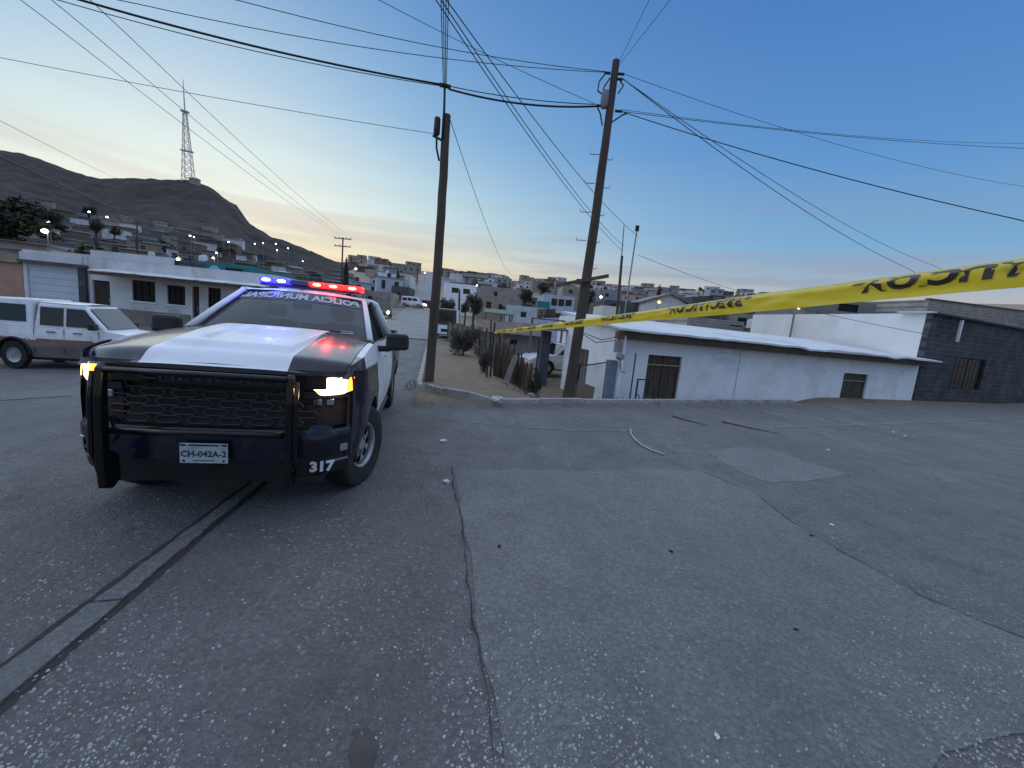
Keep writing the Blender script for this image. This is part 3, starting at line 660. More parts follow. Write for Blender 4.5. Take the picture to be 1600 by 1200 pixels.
# licence plate
PLX = -.02
pl = MB(); pl.box(PLX-.155, PLX+.155, -.055, -.047, .545, .695); plo = pl.build('licence_plate', pm('plate_face', (.50, .53, .55), (.40, .43, .45), 20, .5, dirt=(.3, .3, .3), dscale=15), TR, bevel=.004)
M_INK = pm('plate_ink', (.03, .035, .05), None, rough=.6)
def on_plate(txt, size, dx, dz, off=.0015, ext=.001):
    vs, fs = text_mesh(txt, size, ext, off); mb = MB(); mb.add([(PLX+dx+v.x, -.0565-v.z, .62+dz+v.y) for v in vs], fs); mb.build('lettering', M_INK, plo, fixn=False)
on_plate('CH-042A-2', .062, 0, -.006, .0015)
for b_ in ((-.15, -.115, .675, .690), (-.095, .095, .676, .688), (.115, .15, .675, .690), (-.07, .07, .563, .569), (-.135, -.12, .556, .572), (.12, .135, .556, .572)):
    mb = MB(); mb.box(PLX+b_[0], PLX+b_[1], -.0572, -.0552, b_[2], b_[3]); mb.build('printed_band', M_INK, plo)
# push bar
pb = MB(); pb.tube([(-.54, -.15, .80), (.54, -.15, .80)], .022, 10); pbo = pb.build('push_bar', M_GLOSSB, TR, smooth=True)
prof = [(-.10, .37), (-.175, .40), (-.195, .62), (-.185, 1.04), (-.16, 1.225), (-.125, 1.25), (-.095, 1.225), (-.11, 1.04), (-.115, .66), (-.03, .60), (-.02, .42)]
for s in (-1, 1):
    pb = MB(); pb.prism(prof, s*.575-.024, s*.575+.024, 'x'); pb.build('upright', M_GLOSSB, pbo, bevel=.01)
for z, r_ in ((1.215, .022),):
    mb = MB(); mb.tube([(-.55, -.15, z), (.55, -.15, z)], r_, 10); mb.build('cross_tube', M_GLOSSB, pbo, smooth=True)
for s in (-1, 1):
    mb = MB(); mb.tube([(s*.62, -.14, 1.20), (s*.62, -.17, 1.04), (s*.62, -.18, .66), (s*.62, -.12, .5)], .016, 8); mb.build('side_tube', M_GLOSSB, pbo, smooth=True)
# underbody and wheels
mb = MB(); mb.box(-.80, .80, .55, 5.6, .42, .62); mb.box(-.60, .60, .3, 1.6, .6, 1.1); mb.build('chassis', M_BLACK, TR)
for s in (-1, 1):
    for c in (WB0, WB1):
        mb = MB(); n = 14; mb.grid(lambda u, v, s=s, c=c: (s*(.97-.32*v), c+(ARCH+.05)*math.cos(math.pi*u), .40+(ARCH+.05)*math.sin(math.pi*u)), n, 1); mb.grid(lambda u, v, s=s, c=c: (s*.64, c+(ARCH+.05)*math.cos(math.pi*u)*v, .36+(ARCH+.05)*math.sin(math.pi*u)*v), n, 1); mb.build('wheel_arch_liner', M_BLACK, TR)
mb = MB(); mb.box(-.93, .93, 3.7, 5.7, .62, .70); mb.box(-.93, .93, 3.68, 3.72, .7, 1.41); mb.box(-.93, .93, 5.72, 5.80, .6, 1.41); mb.build('bed_floor', M_BLACK, TR)
def wheel(parent, s, c, rr=.40, xo=1.0, wid=.265, spin=0.0, rimmat=None, nspk=8, steel=True):
    rimmat = rimmat or M_STEEL; rim_r = rr*.56
    w = MB(); sh = wid*.12
    w.lathe([(rim_r, -wid*.42), (rr*.83, -wid*.5), (rr*.955, -wid*.44), (rr, -wid*.33), (rr, wid*.33), (rr*.955, wid*.44), (rr*.83, wid*.5), (rim_r*1.01, wid*.42), (rim_r*.95, wid*.2), (rim_r*.95, -wid*.2), (rim_r, -wid*.42)], (0, 0, 0), 'x', 36)
    tread = []
    for k in range(44):     # tread blocks
        a = 2*math.pi*k/44
        for j, (x0, x1) in enumerate(((-.40, -.20), (-.16, .02), (.05, .2), (.24, .42))):
            aa = a+.035*(j % 2); ca, sa = math.cos(aa), math.sin(aa); da = .045
            p = []
            for r2 in (rr*.985 if abs(x0+x1) < .5 else rr*.955, rr*1.012 if abs(x0+x1) < .5 else rr*.99):
                for xx, dd in ((x0, -da), (x1, -da), (x1, da), (x0, da)): p.append((xx*wid, r2*math.cos(aa+dd), r2*math.sin(aa+dd)))
            w.hexa(p)
    wo = w.build('wheel', M_RUBBER, parent, smooth=40); wo.location = (s*(xo-wid/2), c, rr); wo.rotation_euler = (spin, 0, 0); wo.rotation_mode = 'XYZ'
    rim = MB(); f_ = s*1.0
    q0 = wid*.40
    rim.lathe([(rim_r, q0*f_), (rim_r*.97, q0*1.06*f_), (rim_r*.90, q0*.92*f_), (rim_r*.86, q0*.45*f_)], (0, 0, 0), 'x', 36)
    # disc with oval windows between spokes
    r1, r2 = rim_r*.87, rim_r*.45; n = nspk
    for k in range(n):
        a0 = 2*math.pi*k/n; a1 = a0+2*math.pi/n; gap = .30
        def pt(r_, a, d): return (f_*(q0*.45+d), r_*math.cos(a), r_*math.sin(a))
        ha_ = (a1-a0)*gap
        m_ = 6
        for j in range(m_):
            u0, u1 = j/m_, (j+1)/m_
            def wd(u): return (a1-a0)*(.5-.36*math.sin(math.pi*min(1, max(0, (u-.05)/.9)))**.6) if .05 < u < .95 else (a1-a0)*.5
            ra, rb = r2+(r1-r2)*u0, r2+(r1-r2)*u1; ac = a0
            da = wid*.16*math.sin(math.pi*u0*.5+.4); db = wid*.16*math.sin(math.pi*u1*.5+.4)
            rim.add([pt(ra, ac-wd(u0), .03-da*.5), pt(ra, ac+wd(u0), .03-da*.5), pt(rb, ac+wd(u1), .03-db*.5), pt(rb, ac-wd(u1), .03-db*.5)], [(0, 1, 2, 3)])
    rim.build('rim', rimmat, wo, smooth=True, solid=.006)
    hb = MB(); hb.lathe([(.001, f_*q0*.85), (rim_r*.24, f_*q0*.85), (rim_r*.28, f_*q0*.7), (rim_r*.46, f_*q0*.5), (rim_r*.46, f_*q0*.2)], (0, 0, 0), 'x', 24)
    for k in range(6):
        a = 2*math.pi*k/6; hb.tube([(f_*q0*.5, rim_r*.36*math.cos(a), rim_r*.36*math.sin(a)), (f_*q0*.78, rim_r*.36*math.cos(a), rim_r*.36*math.sin(a))], .012, 6)
    hb.build('hub', rimmat, wo, smooth=40)
    bk = MB(); bk.lathe([(.001, f_*q0*.0), (rim_r*.94, f_*q0*.0)], (0, 0, 0), 'x', 24); bk.build('brake_disc', M_BLACK, wo)
    return wo
for s in (-1, 1):
    for c in (WB0, WB1):
        w_ = wheel(TR, s, c, .41, 1.0, .27, rnd.uniform(0, 3))
        if c == WB0: w_.rotation_euler = (w_.rotation_euler[0], 0, R(-20))
# beacon bar on the roof
bb = MB(); bb.box(-.60, .62, 2.66, 2.94, 1.965, 2.0); bb.box(-.5, -.44, 2.7, 2.9, 1.90, 1.96); bb.box(.44, .5, 2.7, 2.9, 1.90, 1.96)
bar = bb.build('light_bar', M_BARBASE, TR, bevel=.01)
segs = [(-.615, -.44, M_BLUE, 1), (-.435, -.26, M_BLUE, 1), (-.255, -.03, M_BARBASE, 0), (.0, .16, M_RED, 1), (.165, .40, M_RED, 1), (.405, .64, M_RED, 1)]
for x0, x1, mm, lit in segs:
    mb = MB(); mb.prism([(2.64, 2.004), (2.68, 2.07), (2.92, 2.07), (2.96, 2.004)], x0, x1, 'x'); ln = mb.build('beacon_lens', mm, bar, bevel=.014)
    if lit:
        mb = MB(); xc = (x0+x1)/2; mb.sphere((xc, 2.648, 2.035), min(.05, (x1-x0)*.3), .02, .017, 10, 6); mb.build('beacon_element', M_BLUEW if mm is M_BLUE else M_REDW, ln, smooth=True)
mb = MB(); mb.lathe([(.03, 0), (.03, .012), (.008, .02), (.008, .03)], (-.06, 2.52, 1.945), 'z', 10); mb.build('antenna_base', M_BLACK, TR)
for x_, c_, e_ in ((-.44, (.05, .05, 1.0), 5.0), (.30, (1.0, .04, .03), 2.5)):
    pl_ = bpy.data.lights.new('beacon_light', 'POINT'); pl_.energy = e_; pl_.color = c_; pl_.shadow_soft_size = .08; po_ = bpy.data.objects.new('beacon_light', pl_); COL.objects.link(po_); po_.parent = bar; po_.location = (x_, 2.58, 2.08)
# ------------------------------------------------------------------ buildings
W_WHITE = pm('whitewashed_plaster', (.86, .86, .87), (.80, .80, .81), 1.4, .9, .006, 25, dirt=(.66, .64, .62), dscale=.9)
W_WHITE2 = pm('weathered_white_plaster', (.68, .68, .68), (.58, .58, .58), 1.1, .92, .01, 18, dirt=(.40, .375, .35), dscale=.8)
W_SALMON = pm('salmon_plaster', (.46, .27, .19), (.38, .23, .17), 1.2, .92, .008, 20, dirt=(.27, .2, .16), dscale=.9)
W_GREY = pm('bare_grey_render', (.05, .052, .057), (.088, .091, .098), 1.0, .95, .02, 14, dirt=(.035, .037, .04), dscale=.7)
def _blockify(M, k=.55):
    N, L = M.node_tree.nodes, M.node_tree.links; b = N['Principled BSDF']; src = b.inputs['Base Color'].links[0].from_socket
    tc = N.new('ShaderNodeTexCoord'); mp = N.new('ShaderNodeMapping'); mp.inputs['Rotation'].default_value = (R(90), 0, 0); L.new(tc.outputs['Object'], mp.inputs[0])
    br = N.new('ShaderNodeTexBrick'); br.inputs['Scale'].default_value = 1.0; br.inputs['Brick Width'].default_value = .41; br.inputs['Row Height'].default_value = .21; br.inputs['Mortar Size'].default_value = .012
    br.inputs['Color1'].default_value = (1, 1, 1, 1); br.inputs['Color2'].default_value = (k, k, k, 1); br.inputs['Mortar'].default_value = (1.5, 1.5, 1.5, 1); L.new(mp.outputs[0], br.inputs[0])
    mx = N.new('ShaderNodeMix'); mx.data_type = 'RGBA'; mx.blend_type = 'MULTIPLY'; mx.inputs[0].default_value = 1.0; L.new(src, mx.inputs[6]); L.new(br.outputs[0], mx.inputs[7]); L.new(mx.outputs[2], b.inputs['Base Color'])
_blockify(W_GREY, .62)
W_TEAL = pm('teal_paint', (.03, .20, .20), (.03, .16, .16), 2, .8)
W_TAN = pm('tan_adobe', (.34, .27, .20), (.26, .205, .155), 1.0, .95, .02, 12)
W_BLUE = pm('pale_blue_plaster', (.50, .54, .60), (.43, .47, .53), 1.3, .9, dirt=(.33, .36, .40), dscale=.8)
W_PINK = pm('dusty_pink_plaster', (.46, .33, .29), (.38, .27, .24), 1.1, .92)
R_WHITE = pm('white_roof_coating', (.66, .67, .68), (.58, .59, .60), .8, .7, .01, 6, dirt=(.42, .40, .38), dscale=.6)
R_GREY = pm('grey_roofing', (.20, .195, .19), (.27, .26, .25), .7, .9, dirt=(.14, .13, .125), dscale=.5)
R_RUST = pm('rusty_sheet', (.20, .13, .095), (.13, .095, .08), 2.5, .85, .01, 20)
W_WOOD = pm('old_brown_wood', (.16, .105, .07), (.095, .066, .046), 6, .9, .006, 40, streak=.25)
W_DARKW = pm('dark_pole_wood', (.060, .045, .036), (.095, .072, .055), 5, .9, .008, 30, streak=.15)
W_PALEW = pm('grey_weathered_wood', (.22, .185, .15), (.13, .108, .09), 7, .92, .006, 40, streak=.2)
M_DARKGL = pm('dark_window_glass', (.010, .012, .016), None, rough=.12)
M_IRON = pm('black_iron', (.015, .015, .017), (.03, .027, .025), 12, .6)
M_DOORB = pm('dark_brown_door', (.055, .035, .026), (.035, .024, .019), 5, .7)
M_CURT = pm('brown_curtain', (.14, .105, .075), (.07, .052, .04), 14, .95, streak=.1)
M_GALV = pm('galvanised_metal', (.33, .34, .35), (.25, .255, .26), 5, .5, metal=.6)
def plane_fn(O, ang):
    d = Vector((math.cos(ang), math.sin(ang), 0)); n = Vector((-math.sin(ang), math.cos(ang), 0)); O3 = Vector((O[0], O[1], 0))
    def f(px, py):
        r_ = ray(px, py); t = (O3-_C).dot(n)/r_.dot(n); P = _C+r_*t; return (P-O3).dot(d), P.z
    return f
def fit_window(parent, u0, u1, z0, z1, y=.10, nx=2, nz=2, frame=M_IRON, pane=M_DARKGL, name='window', bars=0, barmat=None, fw=.04, sill=None):
    mb = MB()
    mb.box(u0, u1, y-.03, y+.03, z1-fw, z1).box(u0, u1, y-.03, y+.03, z0, z0+fw).box(u0, u0+fw, y-.03, y+.03, z0+fw, z1-fw).box(u1-fw, u1, y-.03, y+.03, z0+fw, z1-fw)
    o = mb.build(name, frame, parent)
    iu0, iu1, iz0, iz1 = u0+fw, u1-fw, z0+fw, z1-fw
    for i in range(nx):
        for j in range(nz):
            a, b = iu0+(iu1-iu0)*i/nx+.012, iu0+(iu1-iu0)*(i+1)/nx-.012; c, d = iz0+(iz1-iz0)*j/nz+.012, iz0+(iz1-iz0)*(j+1)/nz-.012
            q_ = MB(); q_.box(a, b, y+.004, y+.016, c, d); q_.build('pane', pane, o)
    if nx > 1 or nz > 1:
        for i in range(1, nx): m_ = MB(); x = iu0+(iu1-iu0)*i/nx; m_.box(x-.016, x+.016, y-.02, y+.025, iz0, iz1); m_.build('mullion', frame, o)
        for j in range(1, nz): m_ = MB(); z = iz0+(iz1-iz0)*j/nz; m_.box(iu0, iu1, y-.022, y+.022, z-.014, z+.014); m_.build('glazing_bar', frame, o)
    for k in range(bars):
        x = u0+(u1-u0)*(k+.5)/bars; m_ = MB(); m_.box(x-.009, x+.009, y-.075, y-.057, z0+.01, z1-.01); m_.build('security_bar', barmat or M_IRON, o)
    if bars:
        for zz in (.25, .75): m_ = MB(); z = z0+(z1-z0)*zz; m_.box(u0, u1, y-.058, y-.044, z-.012, z+.012); m_.build('security_rail', barmat or M_IRON, o)
    if sill: m_ = MB(); m_.box(u0-.06, u1+.06, -.06, .05, z0-.07, z0-.003); m_.build('sill', sill, o)
    return o
def fit_door(parent, u0, u1, z0, z1, mat, y=.10, name='door', panels=3, handle=True):
    mb = MB(); mb.box(u0+.01, u1-.01, y, y+.045, z0, z1-.01); o = mb.build(name, mat, parent)
    for k in range(panels):
        a, b = z0+.1+(z1-z0-.2)*k/panels, z0+.1+(z1-z0-.2)*(k+1)/panels-.06; m_ = MB(); m_.box(u0+.1, u1-.1, y-.012, y+.002, a, b); m_.build('door_panel', mat, o)
    if handle: m_ = MB(); m_.box(u1-.13, u1-.09, y-.05, y-.002, z0+.95, z0+1.1); m_.build('door_handle', M_GALV, o)
    return o
def shell(parent, L, dep, z0, z1, ops, wall, roof=R_GREY, th=.18, parapet=.18, name='wall', roofname='roof', cut=True):
    mb = MB(); wall_mesh(mb, L, z0, z1, ops, th); o = mb.build(name, wall, parent)
    mb = MB(); mb.box(0, th, th+.002, dep-th-.002, z0, z1-.002); mb.build(name, wall, parent)
    mb = MB(); mb.box(L-th, L, th+.002, dep-th-.002, z0, z1-.002); mb.build(name, wall, parent)
    mb = MB(); mb.box(0, L, dep-th, dep, z0, z1); mb.build(name, wall, parent)
    mb = MB(); mb.box(th+.003, L-th-.003, th+.003, dep-th-.003, z1-parapet-.12, z1-parapet); mb.build(roofname, roof, parent)
    mb = MB(); mb.box(th+.01, L-th-.01, dep*.55, dep*.55+.05, z0, z1-parapet-.13); mb.build('inner_wall', M_SEAT, parent)
    return o
# ---- row of low houses across the street on the left
LA = R(3); LO = D(155, 470, 21.0); lp = plane_fn((LO.x, LO.y), LA); ldir = Vector((math.cos(LA), math.sin(LA), 0))
def left_house(name, label, pxa, pxb, back=0.0):
    ua = lp(pxa, 450)[0]; ub = lp(pxb, 450)[0]; P = Vector((LO.x, LO.y, 0))+ldir*ua + Vector((-ldir.y, ldir.x, 0))*back
    t = thing(name, label, 'house', (P.x, P.y, 0), LA); return t, ub-ua, (lambda px, py: (lp(px, py)[0]-ua, lp(px, py)[1]))
t, L_, f = left_house('salmon_house', 'salmon plastered house at the left edge behind the white pickup', -150, 37)
shell(t, L_, 6, -.6, f(20, 398)[1], [], W_SALMON); mb = MB(); mb.box(-.05, L_-.01, -.12, .0-.003, f(20, 410)[1], f(20, 399)[1]+.04); mb.build('cornice', W_TAN, t)
t, L_, f = left_house('garage_building', 'white garage with closed roll-up door behind the white pickup', 38, 139)
u0, u1, zt = f(42, 417)[0], f(128, 417)[0], f(85, 415)[1]; zr = f(85, 394)[1]
shell(t, L_, 6, -.6, zr, [(u0, u1, -.6, zt)], W_WHITE2, R_WHITE)
mb = MB(); mb.box(u0, u1, .09, .10, -.6, zt); gd_ = mb.build('garage_door', W_WHITE, t)
ns = 9
for k in range(ns):
    a = -.4+(zt+.4)*k/ns; mb = MB(); mb.box(u0+.01, u1-.01, .055, .089, a+.012, a+(zt+.4)/ns-.012); mb.build('slat', pm('garage_door_paint', (.56, .60, .66), (.5, .54, .6), 1.5, .6), gd_, bevel=.008)
mb = MB(); mb.box(-.04, L_+.04, -.22, -.004, zt+.02, zt+.16); mb.build('lintel', pm('dark_lintel', (.12, .115, .11), (.08, .075, .07), 3, .95), t)
mb = MB(); mb.box(-.03, L_*.93, -.10, -.004, zt+.165, zr-.12); mb.build('parapet_band', R_WHITE, t)
mb = MB(); mb.box(L_-.36, L_-.02, -.16, -.005, -.6, zt-.0); mb.build('pier', W_GREY, t)
t, L_, f = left_house('white_cottage', 'low white plastered cottage with sheet porch roof and dark doors', 140, 430)
ops = []; spec = []
for (a, b, ya, yb, kind) in ((144, 171, 437, 499, 'd'), (206, 242, 437, 471, 'w'), (261, 289, 445, 476, 'w'), (300, 311, 447, 499, 'd'), (325, 345, 449, 482, 'w')):
    u0, zt = f(a, ya); u1 = f(b, ya)[0]; zb = .02 if kind == 'd' else f((a+b)/2, yb)[1]; ops.append((u0, u1, zb, zt)); spec.append(kind)
zr = f(200, 396)[1]
shell(t, L_, 7, -.6, zr-.35, ops, W_WHITE2, R_WHITE)
for o_, k in zip(ops, spec):
    if k == 'd': fit_door(t, o_[0], o_[1], o_[2], o_[3], M_DOORB)
    else: fit_window(t, *o_, nx=3, nz=1, bars=7, sill=W_WHITE)
mb = MB(); mb.box(.1, f(268, 400)[0], .02, .2, zr-.345, zr); mb.build('parapet', R_WHITE, t)
u0, z0 = f(168, 420); u1 = f(430, 445)[0]
mb = MB(); nn_ = 40
for k in range(nn_):      # wavy sheet porch roof
    a, b = u0+(u1-u0)*k/nn_, u0+(u1-u0)*(k+1)/nn_; zz = z0-.03+.04*math.sin(k*.9)*(k % 7 == 3); mb.hexa([(a, -1.05, zz-.16), (b, -1.05, zz-.16), (b, .0, zz), (a, .0, zz), (a, -1.05, zz-.13), (b, -1.05, zz-.13), (b, 0, zz+.03), (a, 0, zz+.03)])
mb.build('porch_roof', R_WHITE, t)
mb = MB(); mb.box(u0, u1, -.98, -.86, z0-.36, z0-.21); mb.build('porch_beam', W_WOOD, t)
mb = MB(); mb.box(f(173, 480)[0], f(298, 480)[0], -.025, -.003, -.5, f(230, 486)[1]); mb.build('plinth', pm('bare_plinth', (.26, .225, .19), (.2, .175, .15), 3, .95, .01, 20), t)
mb = MB(); a, zt = f(271, 405); b, zb = f(298, 432); mb.box(a, b, .25, 1.1, zr-.36, zt); mb.build('roof_block', W_GREY, t)
P = D(335, 424, 21.9)
t = thing('satellite_dish', 'pale blue satellite dish on the cottage roof', 'satellite dish', (P.x, P.y, P.z-.45))
mb = MB(); mb.lathe([(.001, .10), (.12, .085), (.22, .045), (.30, 0)], (0, 0, .45), 'y', 24); mb.build('dish', pm('dish_paint', (.35, .55, .75), (.30, .5, .7), 3, .5), t, smooth=True, solid=.01)
mb = MB(); mb.tube([(0, .1, .45), (0, .2, .3), (0, .2, -.25)], .025, 8); mb.build('mast', M_GALV, t)
mb = MB(); mb.tube([(0, .0, .2), (0, -.32, .40)], .012, 6).box(-.04, .04, -.36, -.28, .37, .44); mb.build('feed_arm', M_GALV, t)
# generic building placed by its left and right edges at a given distance
def bld(name, label, px0, px1, ytop, Y, dep, wall, roof=R_GREY, ang=4.0, ops=(), group=None, extra=None, cat='house', sink=1.0, parapet=.2, framem=M_IRON):
    O = D(px0, ytop, Y); a = R(ang); f = plane_fn((O.x, O.y), a); L_ = f(px1, ytop)[0]; zt = O.z; z0 = min(H(O.x, O.y), H(O.x+L_, O.y))-sink
    t = thing(name, label, cat, (O.x, O.y, 0), a, group)
    oo = []
    for p0, p1, y0, y1, k in ops:
        ua, za = f(p0, y0); ub, zb = f(p1, y1); oo.append((max(.05, ua), min(L_-.05, ub), max(zb, z0+.05), min(za, zt-.3), k))
    shell(t, L_, dep, z0, zt, [o[:4] for o in oo], wall, roof, parapet=parapet)
    for o in oo:
        if o[4] == 'd': fit_door(t, *o[:4], M_DOORB, handle=False)
        else: fit_window(t, *o[:4], nx=1 if Y > 50 else 2, nz=1, frame=framem)
    if extra: extra(t, L_, zt, f, z0)
    return t
bld('teal_building', 'teal painted building with dark openings behind the cottage roof', 297, 392, 406, 31, 7, W_TEAL, R_WHITE, 3, [(320, 345, 418, 436, 'w'), (352, 380, 418, 436, 'w')])
# ---- white sunken house on the right
HA = R(22.3); OW = Vector((3.02, 12.35, 0)); wp = plane_fn((OW.x, OW.y), HA)
wh = thing('white_house', 'long low white house sunk below the kerb with barred doors', 'house', (OW.x, OW.y, 0), HA)
HL = 16.3; WT = 1.66
ops = []
for (a, b, ya) in ((1014, 1066, 553), (1320, 1357, 581)):
    u0, zt = wp(a, ya); u1, z2 = wp(b, ya+6); ops.append((u0, u1, -.62 if a < 1100 else -.25, (zt+z2)/2))
mb = MB(); wall_mesh(mb, HL, -.9, WT, ops, .22); mb.build('wall', W_WHITE, wh)
SK = Vector((-.2, .98, 0)).normalized(); inv = Matrix.Rotation(-HA, 3, 'Z'); skl = inv @ SK
HD = 4.9
so_ = [(1.75, 2.75, -.15, 1.12)]
mb = MB(); wall_mesh(mb, HD, -.9, WT+.35, so_, .2); sw_ = mb.build('wall', W_WHITE, wh); sw_.location = skl*HD + Vector((0, .0, 0)); sw_.rotation_euler = (0, 0, math.atan2(-skl.y, -skl.x))
so2 = fit_window(wh, *so_[0], nx=2, nz=2, frame=pm('tan_window_frame', (.30, .25, .19), None, rough=.8), pane=M_CURT, bars=0); so2.location = sw_.location; so2.rotation_euler = sw_.rotation_euler
mb = MB(); mb.box(HL-.2, HL, .23, HD-.2, -.9, WT); mb.build('wall', W_WHITE, wh)
mb = MB(); mb.hexa([Vector(p)+skl*0 for p in ((skl.x*HD+.0, skl.y*HD-.2, -.9), (HL, HD-.2, -.9), (HL, HD, -.9), (skl.x*HD, skl.y*HD, -.9), (skl.x*HD, skl.y*HD-.2, WT+.4), (HL, HD-.2, WT+.4), (HL, HD, WT+.4), (skl.x*HD, skl.y*HD, WT+.4))]); mb.build('wall', W_WHITE, wh)
for i, o_ in enumerate(ops):
    w_ = fit_window(wh, *o_, nx=2, nz=1, pane=M_CURT, frame=pm('door_frame_iron', (.05, .042, .036), None, rough=.7), bars=9 if i == 0 else 6, barmat=pm('bar_paint', (.11, .09, .075), None, rough=.7), name='barred_door')
    mb = MB(); z_ = o_[3]-.30; mb.box(o_[0], o_[1], -.0, .012+.0, z_-.018, z_+.018); mb.build('transom', pm('pale_transom', (.32, .29, .25), None, rough=.8), w_)
mb = MB(); mb.box(.15, HL-.1, -.30, -.004, WT-.02, WT+.20); mb.build('fascia_board', pm('brown_fascia', (.16, .125, .10), (.11, .088, .072), 3, .9, streak=.5), wh)
mb = MB(); q = random.Random(8); ne = 44; zf = 1.94; vs = []
for k in range(ne+1):
    u = -.25+(HL+.55)*k/ne; j = q.uniform(-.03, .03); zj = q.uniform(-.012, .012) - (.05 if 20 < k < 24 or 33 < k < 36 else 0)
    for (y_, z_) in ((-.62+j, zf+zj), (HD+.1, zf+.56), (-.62+j, zf+zj-.06), (HD+.1, zf+.48)): vs.append((u+(skl.x*y_/skl.y if k < 3 else 0), y_, z_))
fs = []
for k in range(ne):
    a = 4*k; fs += [(a, a+4, a+5, a+1), (a+2, a+3, a+7, a+6), (a, a+2, a+6, a+4), (a+1, a+5, a+7, a+3)]
fs += [(0, 1, 3, 2), (4*ne, 4*ne+2, 4*ne+3, 4*ne+1)]
mb.add(vs, fs); mb.build('roof', R_WHITE, wh)
# corner post, pipe column, meters
mb = MB(); mb.hexa([(-.42, -.36, -.9), (-.16, -.36, -.9), (-.16, -.16, -.9), (-.42, -.16, -.9), (-.42, -.36, 1.0), (-.16, -.36, 1.0), (-.16, -.16, 1.0), (-.42, -.16, 1.0)]); mb.build('meter_pier', pm('blue_grey_pier', (.20, .23, .29), (.16, .185, .235), 3, .9, .01, 20), wh)
mb = MB(); mb.tube([(.02, -.22, -.9), (.02, -.22, 1.55), (.02, -.2, 1.72)], [.12, .12, .115], 16); mb.build('corner_column', W_WHITE, wh, smooth=45)
mb = MB(); mb.box(-.37, -.14, -.5, -.37, 1.25, 1.60); mb.build('meter_box', pm('meter_box_grey', (.28, .27, .26), (.2, .19, .18), 5, .7), wh, bevel=.015)
mb = MB(); mb.lathe([(.001, -.60), (.085, -.60), (.10, -.56), (.10, -.44)], (-.2, 0, 1.13), 'y', 20); mb.build('electric_meter', pm('meter_glass', (.25, .26, .27), None, rough=.2), wh, smooth=45)
mb = MB(); mb.box(-.33, -.1, -.45, -.3, 1.62, 1.85); mb.build('bracket', R_RUST, wh)
for pts in (((-.9, .6, 1.72), (-.5, .1, 1.55), (-.25, -.42, 1.7)), ((-.9, .9, 1.76), (-.6, .2, 1.45), (-.22, -.46, 1.62)), ((-.2, -.5, 1.03), (-.16, -.5, .9), (-.05, -.42, .7), (.12, -.4, .66))):
    mb = MB(); mb.tube(pts, .012, 6); mb.build('cable', M_IRON, wh)
gx = wp(986, 590)[0]
mb = MB(); z0, z1 = -.65, wp(986, 588)[1]; a, b = gx-.18, gx+.26
mb.box(a, a+.035, -.55, -.515, z0, z1).box(b-.035, b, -.55, -.515, z0, z1).box(a+.036, b-.036, -.55, -.515, z1-.035, z1)
gm = mb.build('gas_meter_frame', M_IRON, wh)
mb = MB(); mb.box(a+.08, b-.08, -.5, -.3, z0+.05, z0+.42); mb.build('gas_meter', pm('gas_meter_grey', (.12, .13, .15), None, rough=.6), gm, bevel=.03)
mb = MB(); mb.tube([(a+.12, -.4, z0+.4), (a+.12, -.4, z0+.62), (a+.19, -.4, z0+.68), (a+.26, -.4, z0+.62), (a+.26, -.4, z0+.4)], .017, 8); mb.build('gas_pipe', M_IRON, gm, smooth=True)
mb = MB(); mb.tube([(a-.12, -.45, z0), (a-.12, -.45, z1+.75)], .02, 6); mb.build('conduit', M_IRON, wh)
for (a, b, ya, yb, mt) in ((1118, 1152, 556, 572, 'patch_a'), (1180, 1214, 575, 606, 'patch_b'), (1255, 1290, 572, 590, 'patch_a'), (1385, 1402, 578, 600, 'patch_b'), (1078, 1090, 590, 612, 'patch_b')):
    (u0, z1), (u1, z0) = wp(a, ya), wp(b, yb); qq = random.Random(a); n = 12; cx, cz = (u0+u1)/2, (z0+z1)/2
    pts = [(cx+(u1-u0)/2*math.cos(6.283*k/n)*qq.uniform(.75, 1.2), cz+(z1-z0)/2*math.sin(6.283*k/n)*qq.uniform(.7, 1.2)) for k in range(n)]
    mb = MB(); mb.prism(pts, -.004, .001, 'y'); mb.build('plaster_patch', pm(mt, *(((.74, .74, .76), (.70, .70, .72)) if mt == 'patch_a' else ((.80, .79, .78), (.73, .72, .71))), 3, .92), wh)
u0 = wp(1156, 560)[0]; mb = MB(); mb.box(u0-.012, u0+.012, -.02, -.003, -.6, WT-.05); mb.build('conduit', pm('wall_conduit', (.55, .56, .58), None, rough=.6), wh)
mb = MB(); zc_ = wp(1140, 552)[1]; mb.box(u0-1.0, u0-.015, -.02, -.003, zc_-.012, zc_+.012); mb.build('conduit', MATS['wall_conduit'], wh)
# ---- dark rendered block building with a white flank
OG = OW + Vector((math.cos(HA), math.sin(HA), 0))*(HL+.12); gp = plane_fn((OG.x, OG.y), HA)
gb = thing('grey_block_building', 'dark grey rendered block building with white flank beside the white house', 'building', (OG.x, OG.y, 0), HA)
GZ = gp(1466, 491)[1]; (u0, zt), (u1, _z) = gp(1494, 558), gp(1543, 561); zb = gp(1482, 607)[1]
win = (u0-.05, u1, zb, zt)
mb = MB(); wall_mesh(mb, 16, -.8, GZ, [win], .22); mb.build('wall', W_GREY, gb)
fit_window(gb, *win, nx=2, nz=1, bars=8, fw=.05)
mb = MB(); FL = 10.5; mb.hexa([(0, .225, -.8), (.22, .225, -.8), (skl.x*FL+.22, skl.y*FL, -.8), (skl.x*FL, skl.y*FL, -.8), (0, .225, GZ), (.22, .225, GZ), (skl.x*FL+.22, skl.y*FL, GZ+.02), (skl.x*FL, skl.y*FL, GZ+.02)])
mb.build('flank_wall', pm('cream_white_plaster', (.86, .85, .83), (.80, .79, .77), .7, .9, .006, 20, dirt=(.68, .66, .62), dscale=.5), gb)
